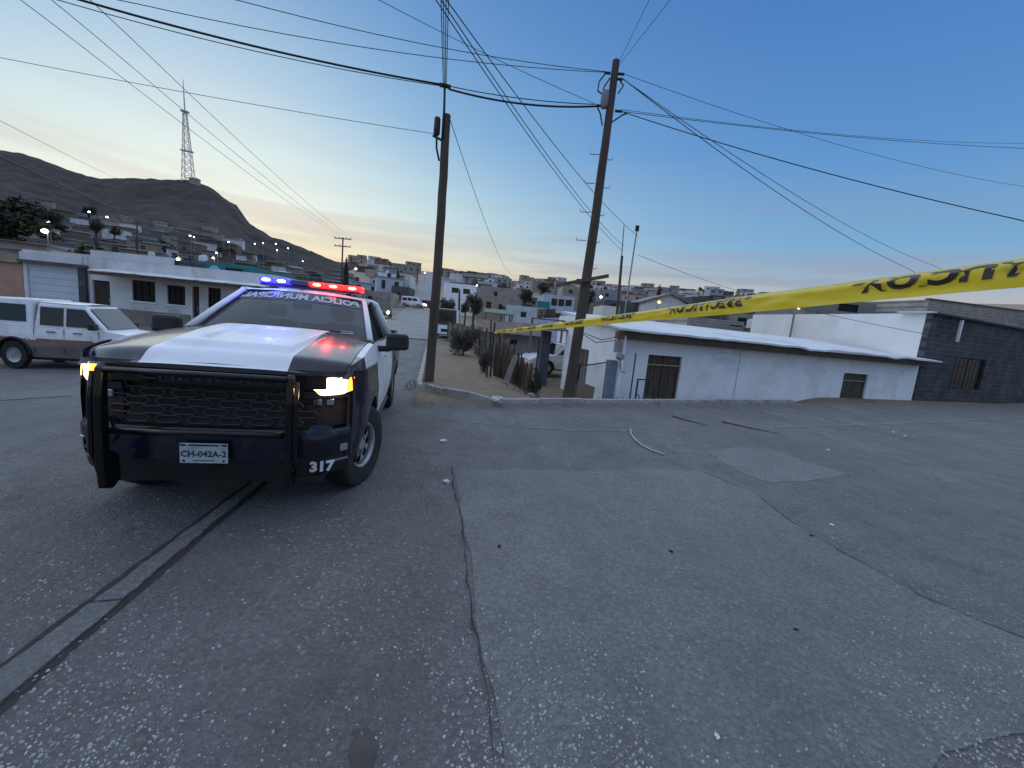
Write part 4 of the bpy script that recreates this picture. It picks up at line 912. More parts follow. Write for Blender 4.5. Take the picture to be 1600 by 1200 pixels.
mb = MB(); mb.hexa([(.27, .25, GZ-.35), (15.9, .25, GZ-.35), (15.9, 10, GZ-.35), (skl.x*10/skl.y+.27, 10, GZ-.35), (.27, .25, GZ-.2), (15.9, .25, GZ-.2), (15.9, 10, GZ-.2), (skl.x*10/skl.y+.27, 10, GZ-.2)]); mb.build('roof', R_GREY, gb)
mb = MB(); x_ = gp(1500, 505)[0]; mb.box(x_-.05, x_+.05, -.10, -.003, gp(1500, 535)[1], gp(1500, 500)[1]); mb.build('drain_spout', W_WHITE, gb)
mb = MB(); mb.box(-.25, .9, -.12, 1.2, GZ+.003, GZ+.07); mb.build('coping', R_WHITE, gb)
mb = MB(); mb.box(.02, 15.9, -.14, -.003, GZ-.02, GZ+.06).box(.02, 15.9, 0, .2, GZ+.003, GZ+.06); mb.build('parapet_cap', W_GREY, gb)
# bare block houses behind
W_BLOCK = pm('bare_block', (.33, .30, .26), (.26, .236, .21), .9, .95, .02, 9, dirt=(.18, .165, .15), dscale=.6)
_blockify(W_BLOCK, .78)
def courses(t, L_, zt, f, z0):
    for k in range(1, 7):
        mb = MB(); z = zt-.62*k; mb.box(.0, L_, -.012, -.002, z, z+.025); mb.build('mortar_course', pm('mortar', (.36, .34, .31), None, rough=.95), t)
    mb = MB(); mb.box(-.05, L_+.05, -.08, .25, zt+.003, zt+.1); mb.build('coping', pm('dark_coping', (.09, .085, .08), None, rough=.95), t)
bld('block_house', 'bare concrete block house above the grey building at the right edge', 1452, 1780, 468, 33, 8, W_BLOCK, R_GREY, 10, extra=courses)
bld('block_house', 'low block house with small window behind the white flank wall', 1262, 1450, 462, 36, 6, pm('greenish_block', (.25, .245, .225), (.19, .188, .175), 1.0, .95, .02, 10), R_GREY, 8, [(1312, 1340, 470, 489, 'w')])
# ---- yard, sheds and houses beyond the corner
def shed_roof(t, L_, zt, f, z0):
    nr = 22
    for k in range(nr):
        a, b = -.3+(L_+.6)*k/nr, -.3+(L_+.6)*(k+1)/nr-.012; mb = MB(); dz = .012*math.sin(k*1.7)
        mb.hexa([(a, -.55, zt-.02+dz), (b, -.55, zt-.02+dz), (b, 3.2, zt+.62+dz), (a, 3.2, zt+.62+dz), (a, -.55, zt+.01+dz), (b, -.55, zt+.01+dz), (b, 3.2, zt+.65+dz), (a, 3.2, zt+.65+dz)]); mb.build('roof_sheet', R_RUST, t)
bld('corrugated_shed', 'low shed with rusty sheet roof behind the stick fence', 752, 852, 517, 22.5, 3.4, pm('faded_lilac_wall', (.33, .30, .30), (.25, .225, .225), 1.6, .95), R_RUST, 4, [(799, 808, 523, 539, 'd'), (826, 836, 523, 533, 'w')], extra=shed_roof, cat='shed', parapet=.02)
def barrels_roof(t, L_, zt, f, z0): pass
# carport: dark pillar and plank roof
P = D(854, 517, 17.5)
cp = thing('carport', 'open carport with a thick dark pillar and plank roof', 'carport', (P.x, P.y, 0), R(8)); zc = P.z
g_ = H(P.x, P.y)
mb = MB(); mb.box(-.19, .19, -.19, .19, g_-.2, zc); mb.build('pillar', pm('dark_blue_pillar', (.075, .085, .115), (.06, .068, .09), 3, .9), cp, bevel=.01)
mb = MB(); mb.box(2.3, 2.5, 2.2, 2.4, g_-.2, zc+.1); mb.build('pillar', W_PALEW, cp)
for k in range(9):
    y_ = -.7+.36*k; mb = MB(); mb.hexa([(-.6, y_, zc+.01+.02*k), (2.4, y_, zc+.12+.02*k), (2.4, y_+.33, zc+.13+.02*k), (-.6, y_+.33, zc+.02+.02*k), (-.6, y_, zc+.07+.02*k), (2.4, y_, zc+.18+.02*k), (2.4, y_+.33, zc+.19+.02*k), (-.6, y_+.33, zc+.08+.02*k)]); mb.build('roof_plank', W_PALEW, cp)
for k in range(4):
    P = D(843+7.2*k, 489, 21.5)
    b_ = thing('barrel', ['rust-brown', 'pale', 'dark', 'ochre'][k]+' barrel on the shed roof, '+['leftmost', 'second', 'third', 'rightmost'][k]+' of four', 'barrel', (P.x, P.y, P.z-.25), 0, 'barrels in a row on the roof')
    mb = MB(); mb.lathe([(.001, 0), (.11, 0), (.12, .02), (.115, .14), (.124, .155), (.115, .17), (.115, .30), (.124, .315), (.115, .33), (.12, .44), (.001, .44)], (0, 0, 0), 'z', 16); mb.build('drum', [R_RUST, W_PALEW, W_DARKW, W_WOOD][k], b_, smooth=40)
    mb = MB(); mb.lathe([(.10, .441), (.10, .455), (.001, .455)], (0, 0, 0), 'z', 16); mb.build('lid', M_IRON, b_)
P = D(838, 497, 21.6)
pt = thing('plank_deck', 'plank deck carrying the row of barrels', 'deck', (P.x, P.y, D(838, 496, 21.6).z-.02), R(6))
for k in range(4): mb = MB(); mb.box(-.25, 1.5, -.35+.2*k, -.17+.2*k, -.06, 0); mb.build('plank', W_PALEW, pt)
for x_ in (-.2, 1.42): mb = MB(); mb.box(x_-.05, x_+.05, -.05, .05, -2.6, -.061); mb.build('post', W_PALEW, pt)
P = D(757, 487, 26)
aw = thing('green_awning', 'green sheet awning on posts behind the shed', 'awning', (P.x, P.y, 0), R(5)); L_ = (D(803, 494, 26)-P).length
mb = MB(); mb.hexa([(0, 0, P.z-.08), (L_, 0, P.z-.10), (L_, 2.4, P.z+.25), (0, 2.4, P.z+.25), (0, 0, P.z), (L_, 0, P.z-.02), (L_, 2.4, P.z+.31), (0, 2.4, P.z+.31)]); mb.build('awning_sheet', pm('green_sheet', (.12, .17, .12), (.09, .13, .095), 3, .7), aw)
for x_, y_ in ((.1, .1), (L_-.1, .1), (.1, 2.3), (L_-.1, 2.3)): mb = MB(); mb.box(x_-.05, x_+.05, y_-.05, y_+.05, -1.2, P.z-.1+.13*y_); mb.build('post', W_PALEW, aw)
bld('white_workshop', 'long white building with small dark openings left of the leaning pole', 792, 905, 476, 44, 8, W_BLUE, R_WHITE, 2, [(814, 822, 487, 496, 'w'), (868, 876, 489, 497, 'w')])
bld('two_storey_house', 'pale two-storey house with a row of dark upper windows', 850, 899, 459, 62, 8, W_BLUE, R_GREY, 4, [(862, 870, 466, 478, 'w'), (873, 881, 467, 479, 'w'), (884, 893, 468, 479, 'w')])
bld('block_warehouse', 'wide bare grey block building near the skyline', 750, 818, 446, 76, 10, W_BLOCK, R_GREY, 6, [(772, 777, 455, 463, 'w')])
bld('teal_shed', 'small teal shed beside the pale two-storey house', 841, 860, 470, 56, 4, W_TEAL, R_RUST, 3, cat='shed')
bld('low_white_house', 'low white flat-roofed house right of the street, half hidden by trees', 694, 745, 441, 86, 9, W_WHITE, R_WHITE, 5, [(706, 716, 449, 458, 'w'), (724, 734, 451, 460, 'd')])
bld('brown_house', 'small brown house with dark doorway behind the trees', 748, 792, 463, 54, 7, W_TAN, R_RUST, 5, [(760, 767, 471, 484, 'd')])
bld('cream_block', 'small cream rooftop block left of the thin masts', 941, 969, 477, 34, 3, pm('cream_plaster', (.62, .58, .50), None, rough=.9), R_WHITE, 3)
bld('long_white_roof_house', 'long low house with white roof behind the corner of the white house', 905, 985, 492, 26, 6, W_WHITE, R_WHITE, 6)
def gable(t, L_, zt, f, z0):
    mb = MB(); mb.prism([(-.4, zt), (L_*.5, zt+1.3), (L_+.4, zt), (L_+.4, zt+.12), (L_*.5, zt+1.42), (-.4, zt+.12)], -.4, 9, 'y'); mb.build('gable_roof', R_GREY, t)
    mb = MB(); mb.prism([(0, zt+.003), (L_, zt+.003), (L_*.5, zt+1.28)], .05, .2, 'y'); mb.build('gable_wall', W_WHITE2, t)
bld('gabled_house', 'white gabled house with an orange lamp above the yellow tape', 1008, 1082, 472, 54, 9, W_WHITE2, R_GREY, 3, [(1044, 1052, 478, 486, 'w')], extra=gable)
bld('dark_hall', 'dark flat-roofed hall right of the gabled house', 1083, 1130, 463, 60, 10, pm('dark_grey_wall', (.10, .10, .105), (.075, .075, .08), 2, .95), R_RUST, 3, [(1092, 1100, 472, 484, 'd')])
bld('grey_cube_house', 'grey cube house left of the thin masts on the skyline', 938, 972, 451, 80, 8, pm('blue_grey_wall', (.25, .28, .32), (.2, .225, .26), 1, .95), R_GREY, 3, [(946, 951, 458, 464, 'w')])
bld('dark_low_house', 'dark low house below the grey cube house', 946, 1000, 468, 56, 7, pm('dark_grey_wall', (.10, .10, .105)), R_GREY, 3, [(955, 962, 474, 484, 'd')])
bld('grey_wall_house', 'grey house with flat parapet right of the leaning pole', 880, 940, 446, 84, 8, W_BLOCK, R_GREY, 3, [(889, 894, 452, 459, 'w'), (907, 912, 454, 461, 'w')])
bld('tan_house', 'tan house behind the yellow tape right of the gabled house', 1132, 1180, 470, 64, 8, W_TAN, R_RUST, 3, [(1145, 1152, 478, 488, 'w')])
bld('brick_store', 'low dark store behind the white roof below the tape', 1075, 1165, 494, 31, 5, W_BLOCK, R_GREY, 8, [(1142, 1160, 500, 511, 'w')])
P = D(722, 426, 190)
cn = thing('canopy', 'long flat canopy on posts standing on the skyline', 'canopy', (P.x, P.y, P.z-4), R(3)); L_ = (D(763, 430, 190)-P).length
mb = MB(); mb.box(0, L_, 0, 6, 2.6, 4.0); mb.build('canopy_roof', pm('canopy_grey', (.30, .27, .25), None, rough=.8), cn)
for x_ in (2, L_-2): mb = MB(); mb.box(x_-.3, x_+.3, 2.7, 3.3, -9, 2.59); mb.build('post', R_GREY, cn)
# left side of the climbing street
bld('street_house', 'pale house with blank wall left of the climbing street', 590, 617, 425, 120, 9, W_WHITE2, R_GREY, 5)
bld('street_house', 'grey-white house beside the dark cypress left of the climbing street', 624, 642, 428, 135, 9, W_WHITE2, R_GREY, 5)
bld('street_wall_house', 'dark low house behind the car with lit headlamps', 560, 612, 452, 84, 8, W_BLOCK, R_RUST, 5, [(575, 581, 462, 474, 'd')])
bld('roadside_house', 'dark grey house left of the parked white van', 612, 640, 446, 100, 8, pm('dark_grey_wall', (.10, .10, .105)), R_GREY, 5, [(620, 625, 456, 466, 'w')])
# ------------------------------------------------------------------ poles and overhead wires
def utility_pole(name, label, base, top, r0, r1, seed=1, bend=.03):
    t = thing(name, label, 'utility pole', base); b = Vector(base); tp = Vector(top)-b; q = random.Random(seed); n = 14
    mb = MB(); mb.tube([tp*(k/n) + Vector((bend*math.sin(k/n*math.pi)+q.uniform(-.006, .006), q.uniform(-.006, .006), 0)) - Vector((0, 0, .3 if k == 0 else 0)) for k in range(n+1)], [r0+(r1-r0)*k/n for k in range(n+1)], 14); mb.build('shaft', W_DARKW, t, smooth=50)
    return t, tp
LB = on(-2.18, 10.62); LT = D(698, 180, 10.75)
lpole, lt = utility_pole('utility_pole', 'dark wooden pole with conduit mast on the kerb corner behind the police truck', LB, LT, .125, .10, 1)
LM = D(695, 133, 10.7); rel = lambda P, B: Vector(P)-Vector(B)
mb = MB(); mb.tube([rel(LT, LB)-Vector((.03, .1, .6)), rel(LT, LB)+Vector((-.05, -.1, .1)), rel(LM, LB)], [.03, .03, .028], 8); mb.build('conduit_mast', M_IRON, lpole, smooth=True)
mb = MB(); c_ = rel(LM, LB); mb.tube([c_+Vector((-.12, 0, 0)), c_+Vector((.14, 0, -.03))], .05, 8); mb.build('insulator_cluster', M_IRON, lpole)
P = rel(D(683, 197, 10.7), LB)
mb = MB(); mb.lathe([(.001, .20), (.05, .20), (.075, .17), (.08, -.16), (.06, -.2), (.001, -.2)], P, 'z', 14); ph = mb.build('lamp_sensor', M_IRON, lpole, smooth=45)
mb = MB(); mb.tube([P+Vector((0, 0, -.2)), P+Vector((.02, 0, -.5)), P+Vector((.10, 0, -.78))], .025, 8); mb.build('cable', M_IRON, lpole)
mb = MB(); mb.beam(P+Vector((-.09, 0, -.22)), P+Vector((.2, .02, -.33)), .04, .05); mb.build('bracket', M_IRON, lpole)
RB = on(1.50, 10.75, -.1); RT = D(963, 95, 10.95)
rpole, rt = utility_pole('utility_pole', 'tall leaning wooden pole with step irons and a nailed beam by the white house', RB, RT, .155, .085, 2, .04)
def rp_at(k): return rt*k
def px_on_r(px, py): return rel(D(px, py, 10.9), RB)
for (px, py, s) in ((932, 241, -1), (946, 249, 1), (924, 286, -1), (941, 293, 1), (917, 331, -1), (933, 336, 1), (911, 375, -1), (926, 378, 1), (921, 419, 1)):
    P = px_on_r(px+(-2 if s < 0 else 2), py); mb = MB(); mb.tube([P+Vector((-s*.12, .0, -.0)), P+Vector((s*.13, -.02, -.015)), P+Vector((s*.145, -.02, .05))], .011, 6); mb.build('step_iron', M_GALV, rpole)
P = px_on_r(945, 155)
mb = MB(); mb.lathe([(.001, .2), (.07, .19), (.10, .12), (.10, -.14), (.07, -.2), (.001, -.2)], P, 'z', 14); mb.build('junction_can', pm('grey_can', (.20, .21, .23), None, rough=.6), rpole, smooth=45)
for (px, py, dx) in ((947, 114, -.12), (973, 116, .12), (971, 124, .1), (934, 165, -.14), (969, 174, .14)):
    P = px_on_r(px, py); mb = MB(); mb.tube([P-Vector((dx*.9, 0, 0)), P+Vector((dx*.3, 0, 0))], .032, 8); mb.build('insulator', M_IRON, rpole)
for pts in (((945, 116), (936, 128), (934, 142), (945, 150)), ((953, 122), (944, 136), (942, 144)), ((933, 166), (938, 178), (941, 196)), ((968, 124), (974, 134), (966, 146)), ((956, 191), (972, 180), (980, 177))):
    mb = MB(); mb.tube([px_on_r(*p) for p in pts], .018, 6); mb.build('jumper_cable', M_IRON, rpole)
mb = MB(); mb.beam(rel(D(868, 446, 10.72), RB), rel(D(951, 431, 10.60), RB), .07, .085); mb.build('nailed_beam', W_WOOD, rpole, bevel=.005)
# far double-armed pole, thin masts, small poles
def small_pole(label, px, ytop, ybot, Y, r, arms=(), px2=None, group=None, mat=None):
    T_ = D(px, ytop, Y); Bp = D(px2 if px2 is not None else px, ybot, Y); B_ = Vector((Bp.x, Bp.y, min(Bp.z, H(Bp.x, Bp.y))))
    t = thing('utility_pole', label, 'utility pole', B_, 0, group); mb = MB(); mb.tube([(0, 0, -.3), T_-B_], [r, r*.75], 8); mb.build('shaft', mat or W_DARKW, t, smooth=50)
    for (y_, half) in arms:
        z_ = D(px, y_, Y).z-B_.z; mb = MB(); mb.box(-half, half, -.07, .07, z_-.07, z_+.07); ar = mb.build('cross_arm', W_DARKW, t)
        for x_ in (-half+.12, -half*.4, half*.4, half-.12): mb = MB(); mb.tube([(x_, 0, z_+.071), (x_, 0, z_+.30)], .05, 6); mb.build('insulator', M_IRON, ar)
    return t
small_pole('far pole with two cross arms above the police truck roof', 536, 371, 450, 72, .16, ((373, 1.45), (385, 1.4)), 533)
small_pole('thin wooden pole left of the leaning pipe mast', 972, 400, 500, 25, .10, px2=967)
small_pole('thin dark pole beside the palisade yard', 718, 452, 505, 40, .12)
small_pole('slim pole right of the kerb corner pole', 683, 440, 512, 34, .09)
small_pole('thin pole on the skyline above the climbing street', 652, 414, 440, 170, .2)
small_pole('thin pole standing on the hillside left of the tower', 214, 348, 392, 70, .13, ((377, .9),))
P0 = D(975, 352, 25); P1 = D(972, 402, 25)
tm = thing('pipe_mast', 'thin pipe extension above the wooden pole', 'mast', P1); mb = MB(); mb.tube([(0, 0, -.6), P0-P1], .035, 6); mb.build('pipe', M_GALV, tm)
P0 = D(996, 354, 24.5); P1 = D(974, 500, 24.5)
tm = thing('pipe_mast', 'leaning thin pipe mast right of the wooden pole', 'mast', P1); mb = MB(); mb.tube([(0, 0, -.6), P0-P1], .045, 6); mb.build('pipe', M_GALV, tm); mb = MB(); c_ = P0-P1; mb.box(c_.x-.1, c_.x+.1, -.06, .06, c_.z-.25, c_.z+.05); mb.build('bracket', M_IRON, tm)
M_WIRE = pm('black_cable', (.012, .012, .014), None, rough=.6)
def wire(label, a, b, r, sag=.3, ext0=0.0, ext1=0.0, group=None, n=20):
    a, b = Vector(a), Vector(b); d = b-a; a2 = a-d*ext0; b2 = b+d*ext1; pts = []
    for k in range(n+1):
        t = k/n; p = lerp(a2, b2, t); tt = (p-a).length/d.length if (p-a).dot(d) > 0 else 0; p.z -= sag*4*max(0, min(1, tt))*(1-max(0, min(1, tt))); pts.append(p)
    mb = MB(); mid = pts[0].copy(); mb.tube([p-mid for p in pts], r*(.78 if r < .02 else .9), 5); o = mb.build('overhead_wire', M_WIRE, None, smooth=True, loc=mid); return tag(o, label, 'wire', group)
for k, dx in enumerate((-6, -2, 2, 6)):
    wire(['outer left', 'inner left', 'inner right', 'outer right'][k]+' of four cables dropping from the top onto the conduit mast', LM+Vector((dx*.006, 0, 0)), D(695+dx*1.1, -30, 7.4), .012, 0, 0, .5, 'cables above the conduit mast')
wire('thick cable from the upper left corner to the conduit mast', D(105, -6, 9.0), LM, .026, .12, .3)
wire('thin cable just below the thick one at upper left', D(70, -6, 9.2), LM+Vector((0, 0, -.03)), .012, .15, .3)
wire('thin upper cable between the two wooden poles', LM, D(930, 163, 10.9), .014, .08)
wire('thick lower cable between the two wooden poles', LM+Vector((.1, 0, -.08)), D(934, 166, 10.9), .026, .14)
wire('thin wire from the top edge to the leaning pole top, lower of two', D(175, -3, 8.6), D(946, 113, 10.9), .010, .22, .2)
wire('thin wire from the top edge to the leaning pole top, upper of two', D(360, -3, 8.9), D(947, 112, 10.9), .010, .16, .2)
wire('thin wire crossing behind the conduit mast down to the leaning pole', D(585, -4, 9.0), D(930, 162, 11.2), .008, .06, .3)
for k, (xa, xb, yb, Yb) in enumerate(((676, 973, 392, 25), (684, 974, 384, 25), (692, 996, 368, 24.5))):
    wire('steep cable from the top edge to the thin masts, '+['left', 'middle', 'right'][k]+' of three', D(xa, -8, 8), D(xb, yb, Yb), .014, .35, .25, 0, 'steep cables to the thin masts')
wire('faint wire from the left edge to the kerb corner pole', D(-10, 88, 9.5), D(678, 209, 10.7), .008, .05, .3)
for k, (xa, xb) in enumerate(((28, 530), (84, 536), (150, 543))):
    wire('slanting wire from upper left down to the far double-armed pole, '+['lowest', 'middle', 'highest'][k]+' of three', D(xa, -5+k*6, 14), D(xb, 366, 71.5), .016, .5, .3, 0, 'wires to the double-armed pole')
wire('pale wire running into the hillside at the left edge', D(-8, 184, 20), D(240, 300, 80), .016, .4, .2)
wire('dark wire sloping down across the hill', D(-8, 240, 14), D(300, 368, 60), .035, .4, .2)
wire('wire from the leaning pole sloping steeply to lower right, near one', D(972, 122, 10.9), D(1420, 420, 22), .014, .35, 0, .25)
wire('wire from the leaning pole sloping steeply to lower right, far one', D(974, 124, 10.9), D(1465, 417, 26), .012, .45, 0, .2)
wire('strong wire from the leaning pole to the right edge', D(970, 174, 10.9), D(1604, 346, 9.0), .014, .12, 0, .5)
wire('faint wire from the leaning pole to the right edge, lower of two', D(970, 174, 10.9), D(1604, 232, 16), .010, .12, 0, .3)
wire('faint wire from the leaning pole to the right edge, upper of two', D(970, 171, 10.9), D(1604, 224, 18), .008, .2, 0, .3)
wire('very faint wire from the pole top curving to the right edge', D(973, 115, 10.9), D(1604, 292, 18), .008, .3, 0, .3)
wire('thin wire rising from the leaning pole to the top edge, left of two', D(966, 100, 10.95), D(1018, -8, 8.5), .007, 0, 0, .4)
wire('thin wire rising from the leaning pole to the top edge, right of two', D(967, 102, 10.95), D(1053, -8, 8.0), .007, 0, 0, .4)
wire('wire from the leaning mast down behind the tape', D(996, 398, 24.5), D(1175, 461, 30), .016, .1, 0, .3)
wire('thin wire sagging from the kerb corner pole into the town', D(703, 186, 10.8), D(812, 428, 60), .012, 1.6)
wire('cable hanging across the white flank wall', D(1235, 478, 21), D(1452, 523, 18), .014, .05)
# ------------------------------------------------------------------ barrier tape
TA = D(772, 518.5, 12.6); TB = D(1600, 411, 1.0); TB = TB+(TB-TA)*.035
M_TAPE = pm('yellow_tape', (.85, .64, .02), (.80, .60, .02), 6, .4, spec=.5)
M_TAPEK = pm('black_tape_print', (.02, .018, .015), None, rough=.5)
_N, _L = M_TAPE.node_tree.nodes, M_TAPE.node_tree.links; _t = _N.new('ShaderNodeBsdfTranslucent'); _t.inputs[0].default_value = (.85, .66, .05, 1); _m = _N.new('ShaderNodeMixShader'); _m.inputs[0].default_value = .38
_L.new(_N['Principled BSDF'].outputs[0], _m.inputs[1]); _L.new(_t.outputs[0], _m.inputs[2]); _L.new(_m.outputs[0], _N['Material Output'].inputs[0])
td = TB-TA; TL0 = td.length; td.normalize(); TL = TL0+3.2; side_h = Vector((td.y, -td.x, 0)).normalized()
tape = thing('caution_tape', 'yellow caution tape with black lettering stretched to the right edge', 'barrier tape', TA)
WID = .098
_n = Vector((-td.y, td.x, 0)).normalized()
if (TA+TB).dot(_n) < 0: _n = -_n
def tape_pt(s, w, off=0.0):
    tw = -.14+.16*math.sin(s*1.9+.4)+.05*math.sin(s*5.1)
    c = td*s; c.z -= .05*(s/TL)*(1-s/TL)
    zz = (w-.5)*WID*(1+.05*math.sin(s*3.1)); back = .007*math.sin(w*math.pi)*math.sin(s*2.3)+.008*mnoise.noise(Vector((s*8, w*3, 1)))+.0018*mnoise.noise(Vector((s*26, w*5, 3)))
    if w > .60: back += (w-.60)*WID*1.6; zz -= (w-.60)*WID*.30
    return c + Vector((0, 0, 1))*(zz*math.cos(tw)) + _n*(zz*math.sin(tw)+back-off)
mb = MB(); mb.grid(lambda u, v: tape_pt(u*TL, v), 700, 12); mb.build('band', M_TAPE, tape, smooth=True, fixn=False)
vs, fs = text_mesh('-PRECAUCION-', .066, .0, .0035, flip=True)
x0 = min(v.x for v in vs); x1 = max(v.x for v in vs); tl = .70
y = TL0-.13+2*1.17
k = 0
while y > .5:
    mb = MB(); mb.add([tape_pt(y-tl/2+(v.x-(x0+x1)/2)/(x1-x0)*tl, .60+v.y/WID*1.05, .0030) for v in vs], fs); mb.build('lettering', M_TAPEK, tape, fixn=False); y -= 1.17
P = TA; gz = H(P.x, P.y)
pst = thing('fence_post', 'thin steel post the caution tape is tied to', 'post', (P.x, P.y, gz)); mb = MB(); mb.tube([(0, 0, -.2), (0, 0, P.z-gz+.28)], .028, 8); mb.build('shaft', M_IRON, pst)
# ------------------------------------------------------------------ yard fence, sticks, chain link
q = random.Random(12)
def stick(name, label, base, top, r, group=None, mat=None, cat='fence post'):
    B_ = Vector(base); v = Vector(top)-B_; mb = MB(); n = 4
    mb.tube([(0, 0, -.15)]+[v*(k/n)+Vector((q.uniform(-r, r)*.7, q.uniform(-r, r)*.7, 0)) for k in range(1, n+1)], [r]+[r*q.uniform(.7, 1.05) for k in range(n)], 7); o = mb.build(name, mat or W_PALEW, None, smooth=50, loc=B_); return tag(o, label, cat, group)
nstk = 24
pf = thing('palisade_fence', 'row of crooked grey stakes fencing the dirt pavement', 'fence', on(*(KP+KN*2.9+KS*1.8)))
B0 = Vector(pf.location)
for k in range(nstk):
    t_ = k/(nstk-1); P2 = KP+KN*(2.75+q.uniform(-.05, .05)-.1*t_)+KS*(2.4+9.5*t_); b_ = on(P2.x, P2.y); h_ = q.uniform(.8, 1.55)
    v = Vector((q.uniform(-.08, .08), q.uniform(-.08, .08), h_)); r_ = q.uniform(.035, .06); mb = MB(); bb_ = b_-B0
    mb.tube([bb_-Vector((0, 0, .15)), bb_+v*.35+Vector((q.uniform(-.03, .03), 0, 0)), bb_+v*.7+Vector((q.uniform(-.03, .03), 0, 0)), bb_+v], [r_, r_*.95, r_*.85, r_*.7], 7); mb.build('stake', W_PALEW if k % 3 else W_DARKW, pf, smooth=50)
for z_ in (.5, .95):
    mb = MB(); pts = []
    for k in range(8): P2 = KP+KN*(2.70-.1*k/7)+KS*(2.4+9.5*k/7); pts.append(on(P2.x, P2.y, z_+q.uniform(-.04, .04))-B0)
    mb.tube(pts, .006, 5); mb.build('wire_strand', M_GALV, pf)
wpile = D(800, 588, 13.2); wp0 = on(wpile.x, wpile.y)
wd = thing('stake_stack', 'dark bundle of upright stakes with jagged tops in the yard', 'wood pile', wp0)
for k in range(20):
    px = 774+52*k/19+q.uniform(-2, 2); P = D(px, 590, 13.0+q.uniform(-.25, .35)); h_ = q.uniform(.75, 1.05)*(1.15-.3*abs(k/19-.4)); bb_ = on(P.x, P.y)-wp0
    mb = MB(); r_ = q.uniform(.045, .075); v = Vector((q.uniform(-.12, .12), q.uniform(-.1, .1), h_)); mb.tube([bb_-Vector((0, 0, .2)), bb_+v*.5+Vector((q.uniform(-.05, .05), q.uniform(-.04, .04), 0)), bb_+v*.93, bb_+v*q.uniform(.98, 1.12)], [r_, r_*q.uniform(.8, 1.1), r_*q.uniform(.6, .95), r_*q.uniform(.25, .6)], 6); mb.build('stake', W_WOOD if k % 3 else W_DARKW, wd)
P = D(789, 606, 11.6); Q = D(806, 556, 12.3); b_ = on(P.x, P.y)
pk = thing('plank', 'weathered plank leaning against the stake bundle', 'plank', b_); mb = MB(); mb.beam((0, 0, 0), Q-b_, .16, .035, (0, -1, .2)); mb.build('board', W_PALEW, pk, bevel=.004)
for (px, yt, Y, lab) in ((768, 500, 12.4, 'left of the stake bundle'), (843, 531, 12.6, 'right of the stake bundle'), (815, 552, 13.6, 'short one behind the leaning plank')):
    P = D(px, yt, Y); b_ = on(P.x, P.y); stick('fence_post', 'thin dark steel post standing '+lab, b_, P, .03, mat=M_IRON, cat='post')
# chain-link panel between the leaning pole and the house corner
A_ = Vector((1.75, 10.95)); B_ = Vector((OW.x-.35, OW.y-.35)); base_ = Vector((A_.x, A_.y, H(A_.x, A_.y)))
cl_ = thing('chain_link_fence', 'chain-link fence between the leaning pole and the white house corner', 'fence', base_)
d2 = (B_-A_); FLn = d2.length; d2.normalize(); z0c, z1c = -.75, .85
mb = MB(); sp = .075; k = -30
def cp_(u, z): return Vector((A_.x+d2.x*u, A_.y+d2.y*u, z))-base_
u = -(z1c-z0c)
while u < FLn:
    for sgn in (1, -1):
        a0 = u if sgn > 0 else u+(z1c-z0c); a1 = u+(z1c-z0c) if sgn > 0 else u
        # clip to panel
        za, zb = z0c, z1c; ua, ub = a0, a1
        lo, hi = 0.0, 1.0
        if ub != ua:
            ts = sorted(((0-ua)/(ub-ua), (FLn-ua)/(ub-ua))); lo, hi = max(0, ts[0]), min(1, ts[1])
        if hi-lo > .02: mb.tube([cp_(ua+(ub-ua)*lo, za+(zb-za)*lo), cp_(ua+(ub-ua)*hi, za+(zb-za)*hi)], .0028, 3, False)
    u += sp
tag(mb.build('wire_mesh', M_GALV, cl_), kind='stuff')
mb = MB(); mb.tube([cp_(0, z1c-.02), cp_(FLn*.5, z1c+.01), cp_(FLn, z1c+.06)], .02, 7); mb.build('top_rail', M_IRON, cl_)
mb = MB(); mb.tube([cp_(0, -.9), cp_(0, z1c+.05)], .03, 8); mb.build('post', M_IRON, cl_)
P = D(912, 606, 11.0); b_ = Vector((P.x, P.y, 0))
sb = thing('broken_slab', 'tilted brown slab leaning at the foot of the leaning pole', 'slab', (P.x, P.y, P.z-.1), R(25)); mb = MB(); mb.hexa([(-.30, -.1, -.35), (.26, -.1, -.42), (.30, .12, -.42), (-.26, .12, -.35), (-.22, -.02, .30), (.38, -.0, .12), (.40, .14, .12), (-.2, .12, .30)]); mb.build('slab_body', pm('brown_slab', (.24, .175, .125), (.17, .125, .092), 4, .95, .01, 25), sb, bevel=.015)
for k, (px, py, Y, s_) in enumerate(((935, 608, 11.4, .2), (945, 614, 11.2, .13), (925, 617, 10.9, .12), (870, 612, 11.4, .15), (850, 614, 11.6, .11), (830, 610, 12.0, .13))):
    P = D(px, py, Y); zz = H(P.x, P.y); mb = MB(); mb.sphere((0, 0, s_*.3), s_, s_*.8, s_*.6, 7, 5)
    for i, v in enumerate(mb.v): n_ = 1+.25*mnoise.noise(Vector(v)*9+Vector((k*3, 0, 0))); mb.v[i] = (v[0]*n_, v[1]*n_, v[2]*n_)
    o = mb.build('rubble_stone', M_STONE if k % 2 else pm('brown_slab', (.2, .15, .1)), None, loc=(P.x, P.y, zz)); tag(o, ['large pale', 'small pale', 'brown', 'dark brown', 'grey', 'rounded grey'][k]+' rubble stone '+('by the chain-link fence' if k < 3 else 'in the yard left of the leaning pole')+[' nearest the house', ' beside the pier', ' at the slab', ', nearest', ', middle', ', farthest'][k], 'stone', 'rubble stones')
P = D(795, 540, 19); gz = H(P.x, P.y); mb = MB()
